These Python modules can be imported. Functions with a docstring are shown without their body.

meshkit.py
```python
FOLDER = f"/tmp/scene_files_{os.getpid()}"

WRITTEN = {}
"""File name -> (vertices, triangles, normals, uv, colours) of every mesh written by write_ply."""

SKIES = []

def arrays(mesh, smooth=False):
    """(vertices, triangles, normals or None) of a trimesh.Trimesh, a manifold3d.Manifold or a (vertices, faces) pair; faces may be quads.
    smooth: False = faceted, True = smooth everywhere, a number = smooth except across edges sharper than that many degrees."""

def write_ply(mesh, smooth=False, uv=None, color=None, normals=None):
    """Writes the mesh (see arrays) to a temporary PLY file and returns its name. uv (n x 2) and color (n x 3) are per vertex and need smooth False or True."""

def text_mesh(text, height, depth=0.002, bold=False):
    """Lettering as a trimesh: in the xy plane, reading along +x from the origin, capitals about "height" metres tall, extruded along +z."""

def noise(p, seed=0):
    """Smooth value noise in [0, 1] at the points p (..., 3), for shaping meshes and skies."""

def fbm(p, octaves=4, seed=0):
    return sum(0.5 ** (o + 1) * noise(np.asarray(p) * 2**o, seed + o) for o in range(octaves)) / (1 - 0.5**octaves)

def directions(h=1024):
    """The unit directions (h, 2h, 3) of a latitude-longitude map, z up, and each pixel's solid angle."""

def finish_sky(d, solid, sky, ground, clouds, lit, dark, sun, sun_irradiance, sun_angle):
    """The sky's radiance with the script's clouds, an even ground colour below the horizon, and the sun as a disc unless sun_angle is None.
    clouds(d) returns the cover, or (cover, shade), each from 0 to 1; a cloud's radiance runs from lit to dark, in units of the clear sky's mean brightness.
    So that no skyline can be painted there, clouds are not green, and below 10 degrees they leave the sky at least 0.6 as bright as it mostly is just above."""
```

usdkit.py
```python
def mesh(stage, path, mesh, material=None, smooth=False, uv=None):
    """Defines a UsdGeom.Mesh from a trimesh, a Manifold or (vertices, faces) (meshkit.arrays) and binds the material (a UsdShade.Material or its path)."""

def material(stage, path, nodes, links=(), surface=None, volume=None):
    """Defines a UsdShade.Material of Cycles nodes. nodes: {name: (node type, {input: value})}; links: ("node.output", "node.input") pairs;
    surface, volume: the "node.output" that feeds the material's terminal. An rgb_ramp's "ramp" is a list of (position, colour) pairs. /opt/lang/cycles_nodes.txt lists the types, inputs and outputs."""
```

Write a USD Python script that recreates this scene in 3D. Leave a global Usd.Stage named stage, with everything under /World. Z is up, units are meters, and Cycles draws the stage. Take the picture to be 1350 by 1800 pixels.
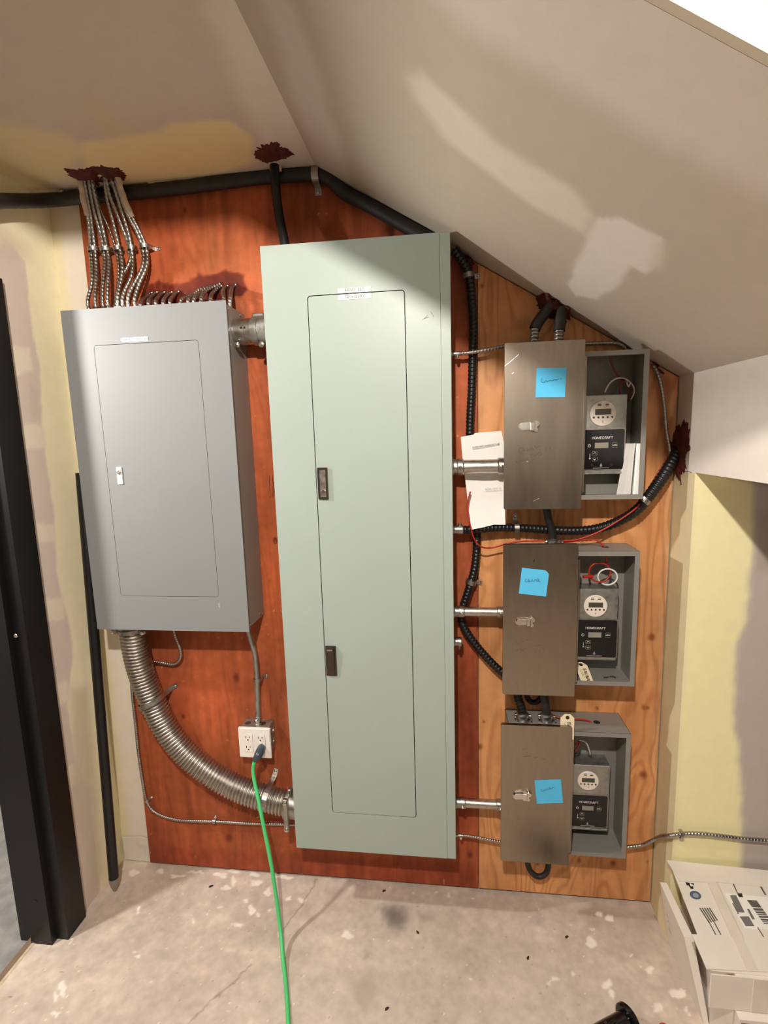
import math, random
import numpy as np, trimesh, shapely
from shapely.geometry import Polygon, LineString, Point, box as sbox
from shapely.ops import unary_union
from scipy.interpolate import CubicSpline
import usdkit, meshkit
from pxr import Usd, UsdGeom, UsdLux, UsdShade, Gf, Sdf, Vt

random.seed(7)
RNG = np.random.default_rng(7)
stage = Usd.Stage.CreateInMemory()
UsdGeom.SetStageUpAxis(stage, UsdGeom.Tokens.z)
UsdGeom.SetStageMetersPerUnit(stage, 1.0)
UsdGeom.Xform.Define(stage, '/World')
UsdGeom.Scope.Define(stage, '/World/Looks')

# ------------------------------------------------------------------ camera
FPX, YAW, PITCH, ROLL = 896.0, math.radians(-7.166), math.radians(-8.449), math.radians(-1.687)
CAM = np.array([0.0, -1.6, 1.59])
FW = np.array([math.sin(YAW) * math.cos(PITCH), math.cos(YAW) * math.cos(PITCH), math.sin(PITCH)])
_rt = np.array([math.cos(YAW), -math.sin(YAW), 0.0])
_up = np.cross(_rt, FW)
RT = math.cos(ROLL) * _rt + math.sin(ROLL) * _up
UP = -math.sin(ROLL) * _rt + math.cos(ROLL) * _up
cam = UsdGeom.Camera.Define(stage, '/World/Camera')
cam.CreateHorizontalApertureAttr(36.0)
cam.CreateVerticalApertureAttr(48.0)
cam.CreateFocalLengthAttr(FPX / 1350 * 36)
cam.CreateClippingRangeAttr(Gf.Vec2f(0.02, 60))
cam.CreateExposureAttr(0.22)
cam.AddTransformOp().Set(Gf.Matrix4d(*[float(v) for r in ((*RT, 0), (*UP, 0), (*(-FW), 0), (*CAM, 1)) for v in r]))

# ------------------------------------------------------------------ lights: the room's bare ceiling lamp, a second lamp farther back, a lamp in the next room
def lamp(name, pos, radius, intensity, color):
    l = UsdLux.SphereLight.Define(stage, '/World/' + name)
    l.CreateRadiusAttr(radius); l.CreateIntensityAttr(intensity); l.CreateColorAttr(Gf.Vec3f(*color))
    l.AddTranslateOp().Set(Gf.Vec3d(*pos))
    return l
lamp('ceiling_lamp_light', (-0.15, -1.85, 2.47), 0.032, 3450, (1.0, 0.92, 0.84))
lamp('rear_lamp_light', (0.5, -3.7, 1.9), 0.16, 8, (1.0, 0.92, 0.84))
lamp('next_room_lamp_light', (-1.62, -0.66, 1.97), 0.035, 1350, (1.0, 0.96, 0.91))

# ------------------------------------------------------------------ measuring: a point of the photograph on a plane of the room
def ray(px, py): return RT * (px - 675) - UP * (py - 900) + FW * FPX
def at(px, py, d=0.0):                       # on the plane d metres in front of the plywood
    r = ray(px, py); return CAM + r * ((1.6 - d) / r[1])
def on(px, py, n, c):
    n = np.asarray(n, float); r = ray(px, py); return CAM + r * ((c - n @ CAM) / (n @ r))
def path(*p): return np.array([at(*q) for q in p])

ZC, XCREASE, XL, XR, YEDGE, YRET = 2.365, -0.366, -1.255, 0.668, -0.985, -0.125
SLOPE_N = np.array([0.609, 0, 1.0]); SLOPE_C = ZC + 0.609 * XCREASE
def slope_z(x): return SLOPE_C - 0.609 * x
PL_CEIL = ((0, 0, 1), ZC); PL_SLOPE = (SLOPE_N, SLOPE_C); PL_LEFT = ((1, 0, 0), XL); PL_RIGHT = ((1, 0, 0), XR)
PL_FLOOR = ((0, 0, 1), 0.0); PL_WALL = ((0, 1, 0), 0.0); PL_RETF = ((0, 1, 0), YRET); PL_BACK = ((0, 1, 0), 0.018)

# ------------------------------------------------------------------ scene-writing helpers
USED = {}
def numbered(parent, name):
    k = (parent, name); n = USED.get(k, 0); USED[k] = n + 1
    return name if n == 0 else f'{name}_{n:03d}'
class Node:
    def __init__(s, path, base): s.path, s.base = path, np.asarray(base, float)
def setdata(prim, label=None, cat=None, group=None, kind=None):
    for k, v in (('label', label), ('category', cat), ('group', group), ('kind', kind)):
        if v: prim.SetCustomDataByKey(k, v)
def thing(name, label=None, cat=None, base=(0, 0, 0), group=None, kind=None):
    p = '/World/' + numbered('/World', name)
    x = UsdGeom.Xform.Define(stage, p); x.AddTranslateOp().Set(Gf.Vec3d(*[float(b) for b in base]))
    setdata(x.GetPrim(), label, cat, group, kind)
    return Node(p, base)
def join(ms):
    if not isinstance(ms, (list, tuple)): return ms
    ms = [m for m in ms if m is not None]
    return ms[0] if len(ms) == 1 else trimesh.util.concatenate(ms)
def part(parent, name, mesh, mat, label=None, smooth=35, kind=None, col=None):
    mesh = join(mesh)
    p = parent.path + '/' + numbered(parent.path, name)
    v = np.asarray(mesh.vertices) - parent.base
    m = trimesh.Trimesh(v, mesh.faces, process=False)
    g = usdkit.mesh(stage, p, m, M[mat], smooth=False if col is not None else smooth)
    if col is not None:
        UsdGeom.PrimvarsAPI(g).CreatePrimvar('col', Sdf.ValueTypeNames.Color3fArray, 'vertex').Set(Vt.Vec3fArray.FromNumpy(np.asarray(col, np.float32)))
    setdata(g.GetPrim(), label, kind=kind)
    return Node(p, parent.base)
WORLD = Node('/World', (0, 0, 0))
def single(name, mesh, mat, label=None, cat=None, group=None, kind=None, smooth=35, col=None):
    n = part(WORLD, name, mesh, mat, label, smooth, kind, col)
    setdata(stage.GetPrimAtPath(n.path), None, cat, group)
    return n

# ------------------------------------------------------------------ shape helpers (all in world metres)
def cbox(lo, hi, c=0.0015):
    lo, hi = np.minimum(lo, hi).astype(float), np.maximum(lo, hi).astype(float)
    c = min(c, 0.45 * float((hi - lo).min()))
    pts = []
    for i in range(8):
        s = np.array([(i >> k) & 1 for k in range(3)])
        p = np.where(s, hi, lo); d = np.where(s, -1.0, 1.0)
        for k in range(3):
            q = p + d * c; q[k] = p[k]; pts.append(q)
    return trimesh.convex.convex_hull(np.array(pts))
def prism_y(poly, y0, y1):                   # polygon in x,z, from y0 (front, smaller) to y1
    ms = []
    for g in getattr(poly, 'geoms', [poly]):
        m = trimesh.creation.extrude_polygon(g, abs(y1 - y0), engine='earcut')
        v = m.vertices.copy(); yf = max(y0, y1)
        m = trimesh.Trimesh(np.c_[v[:, 0], yf - v[:, 2], v[:, 1]], m.faces, process=False)
        ms.append(m)
    return join(ms)
def prism_x(poly, x0, x1):                   # polygon in y,z
    m = trimesh.creation.extrude_polygon(poly, abs(x1 - x0), engine='earcut'); v = m.vertices
    return trimesh.Trimesh(np.c_[min(x0, x1) + v[:, 2], v[:, 0], v[:, 1]], m.faces, process=False)
def prism_z(poly, z0, z1):
    m = trimesh.creation.extrude_polygon(poly, abs(z1 - z0), engine='earcut'); v = m.vertices
    return trimesh.Trimesh(np.c_[v[:, 0], v[:, 1], min(z0, z1) + v[:, 2]], m.faces, process=False)
def rrect(x0, z0, x1, z1, r):
    return sbox(min(x0, x1) + r, min(z0, z1) + r, max(x0, x1) - r, max(z0, z1) - r).buffer(r, 6)
def spline(pts, step):
    pts = np.asarray(pts, float)
    if len(pts) < 3:
        L = np.linalg.norm(pts[-1] - pts[0]); n = max(2, int(L / step) + 1)
        return pts[0] + (pts[-1] - pts[0]) * np.linspace(0, 1, n)[:, None]
    t = np.r_[0, np.cumsum(np.linalg.norm(np.diff(pts, axis=0), axis=1) ** 0.7)]
    cs = CubicSpline(t, pts, bc_type='natural'); q = cs(np.linspace(0, t[-1], 400))
    s = np.r_[0, np.cumsum(np.linalg.norm(np.diff(q, axis=0), axis=1))]
    n = max(3, int(s[-1] / step) + 1); u = np.linspace(0, s[-1], n)
    return np.stack([np.interp(u, s, q[:, k]) for k in range(3)], 1)
def tube(pts, r, sides=12, step=0.006, rib=None, rough=0.0, seed=0, caps=True):
    """a swept tube; rib = (pitch, depth, helical) gives armour or corrugations"""
    if rib: step = rib[0] / 6
    p = spline(pts, step); n = len(p)
    t = np.gradient(p, axis=0); t /= np.linalg.norm(t, axis=1, keepdims=True) + 1e-12
    a = np.cross(t[0], [0, 0, 1.0] if abs(t[0][2]) < 0.9 else [1.0, 0, 0]); A = []
    for k in range(n):
        a = a - t[k] * (a @ t[k]); a = a / np.linalg.norm(a); A.append(a)
    A = np.array(A); B = np.cross(t, A)
    ang = np.arange(sides) * 2 * np.pi / sides
    s = np.r_[0, np.cumsum(np.linalg.norm(np.diff(p, axis=0), axis=1))]
    rad = np.full((n, sides), float(r)) if np.ndim(r) == 0 else np.repeat(np.interp(s / s[-1], np.linspace(0, 1, len(r)), r)[:, None], sides, 1)
    if rib:
        ph = 2 * np.pi * s[:, None] / rib[0] + (ang[None] if rib[2] else 0 * ang[None])
        rad = rad + rib[1] * (np.abs(np.sin(ph / 2)) * 2 - 1.2)
    if rough:
        rad = rad + rough * (meshkit.fbm(p[:, None] * 60 + np.stack([np.cos(ang), np.sin(ang), 0 * ang], -1)[None] * 1.5, 3, seed) - 0.5) * 2
    v = p[:, None] + rad[..., None] * (np.cos(ang)[None, :, None] * A[:, None] + np.sin(ang)[None, :, None] * B[:, None])
    i, j = np.meshgrid(np.arange(n - 1), np.arange(sides), indexing='ij'); j2 = (j + 1) % sides
    q = np.stack([i * sides + j, i * sides + j2, (i + 1) * sides + j2, (i + 1) * sides + j], -1).reshape(-1, 4)
    f = np.vstack([q[:, [0, 1, 2]], q[:, [0, 2, 3]]]); V = v.reshape(-1, 3)
    if caps:
        k = len(V); V = np.vstack([V, p[0], p[-1]])
        jj = np.arange(sides); j2 = (jj + 1) % sides; e = (n - 1) * sides
        f = np.vstack([f, np.c_[np.full(sides, k), j2, jj], np.c_[np.full(sides, k + 1), e + jj, e + j2]])
    return trimesh.Trimesh(V, f, process=False)
def lathe(profile, origin, axis, sides=28):
    """profile: (radius, along) pairs turned about the axis"""
    axis = np.asarray(axis, float); axis /= np.linalg.norm(axis)
    a = np.cross(axis, [0, 0, 1.0] if abs(axis[2]) < 0.9 else [1.0, 0, 0]); a /= np.linalg.norm(a); b = np.cross(axis, a)
    pr = np.array(profile, float); ang = np.arange(sides) * 2 * np.pi / sides
    c = np.cos(ang)[None, :, None] * a + np.sin(ang)[None, :, None] * b
    v = np.asarray(origin) + pr[:, 1][:, None, None] * axis + pr[:, 0][:, None, None] * c
    n = len(pr); i, j = np.meshgrid(np.arange(n - 1), np.arange(sides), indexing='ij'); j2 = (j + 1) % sides
    q = np.stack([i * sides + j, i * sides + j2, (i + 1) * sides + j2, (i + 1) * sides + j], -1).reshape(-1, 4)
    V = v.reshape(-1, 3); f = np.vstack([q[:, [0, 1, 2]], q[:, [0, 2, 3]]])
    k = len(V); V = np.vstack([V, np.asarray(origin) + pr[0, 1] * axis, np.asarray(origin) + pr[-1, 1] * axis])
    jj = np.arange(sides); jn = (jj + 1) % sides; e = (n - 1) * sides
    f = np.vstack([f, np.c_[np.full(sides, k), jn, jj], np.c_[np.full(sides, k + 1), e + jj, e + jn]])
    return trimesh.Trimesh(V, f, process=False)
def cyl(a, b, r, sides=24, c=0.001):
    a, b = np.asarray(a, float), np.asarray(b, float); L = np.linalg.norm(b - a); c = min(c, r * 0.4, L * 0.4)
    return lathe([(r - c, 0), (r, c), (r, L - c), (r - c, L)], a, b - a, sides)
def ball(p, r, sub=2):
    m = trimesh.creation.icosphere(sub, r); m.apply_translation(p); return m
def text_y(txt, height, x, z, y, rot=0.0, depth=0.0004, bold=False, align='l'):
    """lettering on a plane facing the viewer (normal -y); rot in degrees, counter-clockwise"""
    m = meshkit.text_mesh(txt, height, depth, bold); v = m.vertices.copy()
    w = v[:, 0].max()
    if align == 'c': v[:, 0] -= w / 2
    c, s = math.cos(math.radians(rot)), math.sin(math.radians(rot))
    X, Z = v[:, 0] * c - v[:, 1] * s, v[:, 0] * s + v[:, 1] * c
    return trimesh.Trimesh(np.c_[x + X, y - v[:, 2], z + Z], m.faces, process=False)
def stroke(pxs, d, r=0.0007):
    """one pen stroke on the plane at depth d, given by points measured in the photograph"""
    p = path(*[(x, y, d) for x, y in pxs]); m = tube(p, r, 5, 0.0025)
    v = m.vertices.copy(); v[:, 1] = -d - (v[:, 1] + d) * -0.3; return trimesh.Trimesh(v, m.faces, process=False)
def sheet(poly_uv, O, U, V, t, step=0.012, bend=None):
    """a thin sheet: polygon in the (u,v) plane, triangulated on a grid, bent by bend(u,v) along the normal"""
    N = np.cross(U, V); pts = []
    minx, miny, maxx, maxy = poly_uv.bounds
    g = np.array([(x, y) for x in np.arange(minx + step / 2, maxx, step) for y in np.arange(miny + step / 2, maxy, step)])
    g = g[shapely.contains_xy(poly_uv.buffer(-step * 0.3), g[:, 0], g[:, 1])] if len(g) else g.reshape(0, 2)
    ring = poly_uv.exterior; L = ring.length; m = max(8, int(L / step))
    e = np.array([ring.interpolate(k / m * L).coords[0] for k in range(m)] + list(ring.coords[:-1]))
    pts = np.unique(np.round(np.vstack([e, g]), 6), axis=0)
    from scipy.spatial import Delaunay
    tri = Delaunay(pts).simplices
    cen = pts[tri].mean(1); tri = tri[shapely.contains_xy(poly_uv.buffer(1e-5), cen[:, 0], cen[:, 1])]
    ar = np.cross(pts[tri[:, 1]] - pts[tri[:, 0]], pts[tri[:, 2]] - pts[tri[:, 0]]); tri = tri[np.abs(ar) > 1e-10]; ar = ar[np.abs(ar) > 1e-10]
    tri[ar < 0] = tri[ar < 0][:, ::-1]
    h = bend(pts[:, 0], pts[:, 1]) if bend else np.zeros(len(pts))
    base = np.asarray(O) + pts[:, :1] * U + pts[:, 1:] * V
    top = base + (h + t / 2)[:, None] * N; bot = base + (h - t / 2)[:, None] * N; k = len(pts)
    ed = np.vstack([tri[:, [0, 1]], tri[:, [1, 2]], tri[:, [2, 0]]])
    es = {tuple(x) for x in ed}; bd = np.array([x for x in es if (x[1], x[0]) not in es])
    side = np.vstack([np.c_[bd[:, 0], bd[:, 0] + k, bd[:, 1]], np.c_[bd[:, 1], bd[:, 0] + k, bd[:, 1] + k]])
    return trimesh.Trimesh(np.vstack([top, bot]), np.vstack([tri, tri[:, ::-1] + k, side]), process=False)

# ------------------------------------------------------------------ materials
M = {}
def lin(c):
    c = np.asarray(c, float) / 255.0
    return np.where(c <= 0.04045, c / 12.92, ((c + 0.055) / 1.055) ** 2.4)
def mk(name, nodes, links, surface='p.BSDF'):
    M[name] = usdkit.material(stage, '/World/Looks/' + name, nodes, links, surface=surface)
def plain(name, rgb, rough=0.5, metal=0.0, var=0.06, scale=14, bump=0.0, bscale=200, coat=0.0, spec=0.5, stretch=(1, 1, 1), rvar=0.0):
    c = lin(rgb)
    nodes = {'g': ('geometry', {}), 'mp': ('mapping', {'scale': stretch}), 'n': ('noise_texture', {'scale': scale, 'detail': 4.0}),
             'r': ('rgb_ramp', {'ramp': [(0.25, c * (1 - var)), (0.75, np.minimum(c * (1 + var), 1))]}),
             'p': ('principled_bsdf', {'metallic': metal, 'roughness': rough, 'coat_weight': coat, 'specular_ior_level': spec})}
    links = [('g.position', 'mp.vector'), ('mp.vector', 'n.vector'), ('n.fac', 'r.fac'), ('r.color', 'p.base_color')]
    if rvar:
        nodes['mr'] = ('map_range', {'from_min': 0.3, 'from_max': 0.7, 'to_min': rough - rvar, 'to_max': rough + rvar}); links += [('n.fac', 'mr.value'), ('mr.result', 'p.roughness')]
    if bump:
        nodes['n2'] = ('noise_texture', {'scale': bscale, 'detail': 2.0}); nodes['b'] = ('bump', {'strength': bump, 'distance': 0.002})
        links += [('mp.vector', 'n2.vector'), ('n2.fac', 'b.height'), ('b.normal', 'p.normal')]
    mk(name, nodes, links)
def painted(name, rough=0.7, grain=0.0, mottle=0.05, bump=0.1, bscale=90, spec=0.3):
    """base colour from the mesh's own 'col' (mud patches, stains, knots), times mottling and, for plywood, vertical grain"""
    nodes = {'a': ('attribute', {'attribute': 'col'}), 'g': ('geometry', {}), 'n': ('noise_texture', {'scale': 30.0, 'detail': 5.0}),
             'r': ('rgb_ramp', {'ramp': [(0.3, (1 - mottle,) * 3), (0.7, (1 + 0 * mottle,) * 3)]}),
             'x': ('mix_color', {'blend_type': 'multiply', 'fac': 1.0}),
             'n2': ('noise_texture', {'scale': bscale, 'detail': 3.0}), 'b': ('bump', {'strength': bump, 'distance': 0.003}),
             'p': ('principled_bsdf', {'roughness': rough, 'specular_ior_level': spec})}
    links = [('g.position', 'n.vector'), ('n.fac', 'r.fac'), ('a.color', 'x.a'), ('r.color', 'x.b'), ('g.position', 'n2.vector'), ('n2.fac', 'b.height'), ('b.normal', 'p.normal')]
    last = 'x.result'
    if grain:
        nodes.update({'m1': ('mapping', {'scale': (3.2, 1, 0.75)}), 'w': ('noise_texture', {'scale': 1.7, 'detail': 2.0, 'distortion': 0.5}),
                      'k': ('math', {'math_type': 'multiply', 'value2': 95.0}), 'sn': ('math', {'math_type': 'sine'}),
                      'r1': ('map_range', {'from_min': 0.1, 'from_max': 1.0, 'to_min': 0.0, 'to_max': grain}),
                      'm2': ('mapping', {'scale': (60, 1, 2.2)}), 'f': ('noise_texture', {'scale': 2.0, 'detail': 4.0}),
                      'r2': ('map_range', {'from_min': 0.35, 'from_max': 0.75, 'to_min': 0.0, 'to_max': grain * 0.9}),
                      'ad': ('math', {'math_type': 'add', 'use_clamp': True}),
                      'y': ('mix_color', {'blend_type': 'multiply', 'b': (0.55, 0.36, 0.24)})})
        links += [('g.position', 'm1.vector'), ('m1.vector', 'w.vector'), ('w.fac', 'k.value1'), ('k.value', 'sn.value1'), ('sn.value', 'r1.value'),
                  ('g.position', 'm2.vector'), ('m2.vector', 'f.vector'), ('f.fac', 'r2.value'), ('r1.result', 'ad.value1'), ('r2.result', 'ad.value2'),
                  ('ad.value', 'y.fac'), ('x.result', 'y.a')]
        last = 'y.result'
    links.append((last, 'p.base_color'))
    mk(name, nodes, links)
painted('drywall', 0.8, 0, 0.04, 0.12, 60)
painted('concrete', 0.75, 0, 0.14, 0.25, 70)
painted('ply_natural', 0.5, 0.3, 0.12, 0.12, 120, 0.4)
painted('ply_stained', 0.6, 0.14, 0.22, 0.12, 120, 0.2)
plain('plaster', (222, 214, 202), 0.8, var=0.03, scale=6, bump=0.1, bscale=60, spec=0.3)
plain('stair_plaster', (206, 192, 170), 0.8, var=0.02, scale=6, spec=0.3)
plain('rough_board', (98, 90, 82), 0.9, var=0.1, scale=5)
plain('sage_enamel', (164, 177, 168), 0.36, var=0.02, scale=3, bump=0.05, bscale=500, rvar=0.04, spec=0.3)
plain('grey_enamel', (132, 134, 134), 0.58, var=0.02, scale=3, bump=0.05, bscale=500, rvar=0.03, spec=0.25)
plain('box_grey', (134, 131, 124), 0.42, var=0.05, scale=9, bump=0.05, bscale=400)
plain('stainless', (160, 149, 134), 0.30, metal=1.0, var=0.025, scale=3, stretch=(6, 1, 1.2), rvar=0.03)
plain('galvanised', (176, 172, 166), 0.38, metal=1.0, var=0.16, scale=40, rvar=0.08)
plain('zinc_sheet', (168, 168, 162), 0.42, metal=0.85, var=0.2, scale=70, rvar=0.1)
plain('aluminium', (190, 184, 176), 0.36, metal=1.0, var=0.08, scale=60, rvar=0.06)
plain('bright_steel', (218, 214, 206), 0.22, metal=1.0, var=0.06, scale=50)
plain('black_pvc', (24, 23, 24), 0.38, var=0.3, scale=30, bump=0.1, bscale=120)
plain('black_dusty', (38, 35, 33), 0.55, var=0.5, scale=25, bump=0.15, bscale=120)
plain('black_paint', (13, 14, 16), 0.45, var=0.2, scale=8, bump=0.12, bscale=60)
plain('black_gloss', (14, 14, 17), 0.16, var=0.3, scale=30)
plain('dark_bronze', (70, 60, 52), 0.35, metal=0.5, var=0.15, scale=60)
plain('gap_dark', (30, 30, 28), 0.8)
plain('sealant_red', (78, 22, 12), 0.75, var=0.3, scale=40, bump=0.8, bscale=90)
plain('sealant_tan', (205, 186, 160), 0.8, var=0.2, scale=60, bump=0.8, bscale=90)
plain('white_plastic', (238, 232, 224), 0.35, var=0.01)
plain('label_white', (245, 243, 236), 0.45, var=0.01)
plain('dial_white', (240, 230, 214), 0.4, var=0.01)
plain('ink', (60, 58, 58), 0.7)
plain('ink_faint', (118, 116, 112), 0.7)
plain('pencil', (86, 76, 62), 0.7)
plain('note_blue', (84, 190, 236), 0.75, var=0.03, scale=25)
plain('note_ink', (40, 104, 138), 0.7)
plain('lcd_dark', (74, 72, 60), 0.25)
plain('lcd_light', (150, 146, 132), 0.25)
plain('print_white', (205, 203, 198), 0.5)
plain('paper', (244, 242, 236), 0.8, var=0.015, scale=20)
plain('tag_card', (236, 220, 186), 0.75, var=0.03)
plain('wire_red', (178, 44, 24), 0.4)
plain('wire_brown', (110, 34, 24), 0.45)
plain('wire_white', (225, 222, 216), 0.4)
plain('cord_green', (84, 204, 122), 0.42, var=0.05)
plain('plug_grey', (62, 72, 80), 0.3)
plain('carton', (232, 224, 212), 0.75, var=0.03, scale=12, bump=0.06, bscale=60)
plain('carton_print', (96, 92, 86), 0.7)
plain('carton_blue', (78, 96, 124), 0.6)
plain('round_blue', (150, 158, 172), 0.6)
plain('worn_wood', (128, 106, 84), 0.7, var=0.2)
plain('cap_red', (206, 44, 22), 0.4)
plain('tape', (226, 216, 201), 0.55, var=0.08)
plain('slate_snow', (150, 149, 148), 0.42, var=0.3, scale=18, bump=0.9, bscale=22)
plain('clear_tip', (150, 140, 126), 0.25, var=0.1)
plain('oxide', (58, 40, 30), 0.8)

# ------------------------------------------------------------------ painted surfaces
def sstep(x): x = np.clip(x, 0, 1); return x * x * (3 - 2 * x)
def poly_on(pts, plane): return np.array([on(x, y, *plane) for x, y in pts])
def grid_surface(O, U, V, nu, nv, thick, paint, mask=None):
    """front grid O + u*U + v*V (normal U x V), closed behind by 'thick'; paint(P) gives sRGB per point"""
    U, V = np.asarray(U, float), np.asarray(V, float); O = np.asarray(O, float)
    u, v = np.meshgrid(np.linspace(0, 1, nu + 1), np.linspace(0, 1, nv + 1), indexing='ij')
    P = O + u[..., None] * U + v[..., None] * V; P = P.reshape(-1, 3)
    N = np.cross(U, V); N /= np.linalg.norm(N)
    i, j = np.meshgrid(np.arange(nu), np.arange(nv), indexing='ij'); w = nv + 1
    q = np.stack([i * w + j, (i + 1) * w + j, (i + 1) * w + j + 1, i * w + j + 1], -1).reshape(-1, 4)
    if mask is not None: q = q[mask(P[q].mean(1))]
    f = np.vstack([q[:, [0, 1, 2]], q[:, [0, 2, 3]]])
    col = lin(np.clip(paint(P), 0, 255))
    if mask is None:
        C = np.array([O, O + U, O + U + V, O + V]); k = len(P)
        B = np.vstack([C, C - N * thick])
        bf = np.array([[4, 6, 5], [4, 7, 6], [0, 4, 5], [0, 5, 1], [1, 5, 6], [1, 6, 2], [2, 6, 7], [2, 7, 3], [3, 7, 4], [3, 4, 0]]) + k
        ci = [0, nu * w, nu * w + nv, nv]
        P = np.vstack([P, B]); f = np.vstack([f, bf]); col = np.vstack([col, col[ci], col[ci]])
    return trimesh.Trimesh(P, f, process=False), col
def layers(P, base, axes, plane, ls, wob=0.012, wf=14, seed=3):
    """ls: (points in the photograph, colour, feather metres, strength)"""
    c = np.tile(np.asarray(base, float), (len(P), 1))
    A = P[:, axes].copy()
    for k in range(2): A[:, k] += wob * 2 * (meshkit.fbm(P * wf, 3, seed + k) - 0.5)
    for pts, colr, fe, stg in ls:
        W = poly_on(pts, plane)[:, axes]; pg = Polygon(W).buffer(0)
        x0, y0, x1, y1 = pg.bounds
        near = (A[:, 0] > x0 - fe) & (A[:, 0] < x1 + fe) & (A[:, 1] > y0 - fe) & (A[:, 1] < y1 + fe)
        if not near.any(): continue
        a = A[near]; d = shapely.distance(pg.boundary, shapely.points(a)); ins = shapely.contains_xy(pg, a[:, 0], a[:, 1])
        al = sstep(0.5 + np.where(ins, d, -d) / fe * 0.5) * stg
        c[near] = c[near] * (1 - al[:, None]) + np.asarray(colr, float) * al[:, None]
    return c
MUD, MUDL, BOARD, YEL, PAPER = (206, 190, 176), (222, 211, 196), (196, 182, 166), (224, 212, 160), (214, 206, 196)

# ------------------------------------------------------------------ the setting
# back wall: plaster strip left of the plywood, wall behind the plywood
def p_back(P):
    c = layers(P, (232, 222, 206), [0, 2], PL_BACK, [([(60, 360), (104, 360), (236, 1540), (200, 1540)], YEL, 0.012, 0.55)])
    return c
m, col = grid_surface((XL - 0.02, 0.018, 0), (XR - XL + 0.04, 0, 0), (0, 0, ZC + 0.02), 96, 60, 0.08, p_back)
single('wall_back', m, 'drywall', kind='structure', col=col)
# left wall between the corner and the door frame
def p_left(P):
    mud = [(-60, 440), (20, 430), (44, 460), (50, 520), (58, 590), (70, 640), (74, 745), (80, 800), (95, 905), (100, 1010), (108, 1045), (122, 1100), (128, 1150), (118, 1240), (130, 1330), (158, 1400), (168, 1500), (185, 1640), (-60, 1700)]
    L = [(mud, (226, 210, 198), 0.006, 1.0), ([(-60, 380), (0, 395), (45, 440), (20, 450), (-60, 470)], (214, 196, 180), 0.05, 0.7)]
    for a in ([(10, 606), (52, 612), (57, 652), (18, 662)], [(32, 746), (74, 746), (78, 786), (38, 792)], [(54, 920), (94, 922), (97, 950), (60, 958)], [(74, 1052), (112, 1050), (114, 1088), (80, 1094)],
              [(88, 1205), (118, 1196), (124, 1230), (96, 1246)], [(112, 1352), (146, 1330), (140, 1375), (118, 1392)]): L.append((a, (244, 232, 210), 0.006, 0.95))
    L.append(([(52, 672), (68, 690), (70, 735), (54, 738)], (216, 200, 186), 0.01, 0.7))
    L.append(([(126, 1210), (152, 1210), (176, 1540), (160, 1590), (150, 1500), (128, 1400)], (214, 200, 176), 0.03, 0.8))
    return layers(P, (252, 244, 208), [1, 2], PL_LEFT, L, 0.006, 30)
m, col = grid_surface((XL, -0.26, 0), (0, 0.28, 0), (0, 0, ZC), 40, 240, 0.06, p_left)
wl = single('wall_left', m, 'drywall', kind='structure', col=col)
part(wl, 'wall_over_door', [cbox((XL - 0.06, -1.3, 2.06), (XL - 0.001, -0.262, ZC), 0.001), cbox((XL - 0.06, -4.2, 0), (XL - 0.001, -1.281, 2.85), 0.001), cbox((XL - 0.06, -1.3, ZC + 0.002), (XL - 0.001, 0.05, 2.85), 0.001)], 'rough_board')
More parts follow.
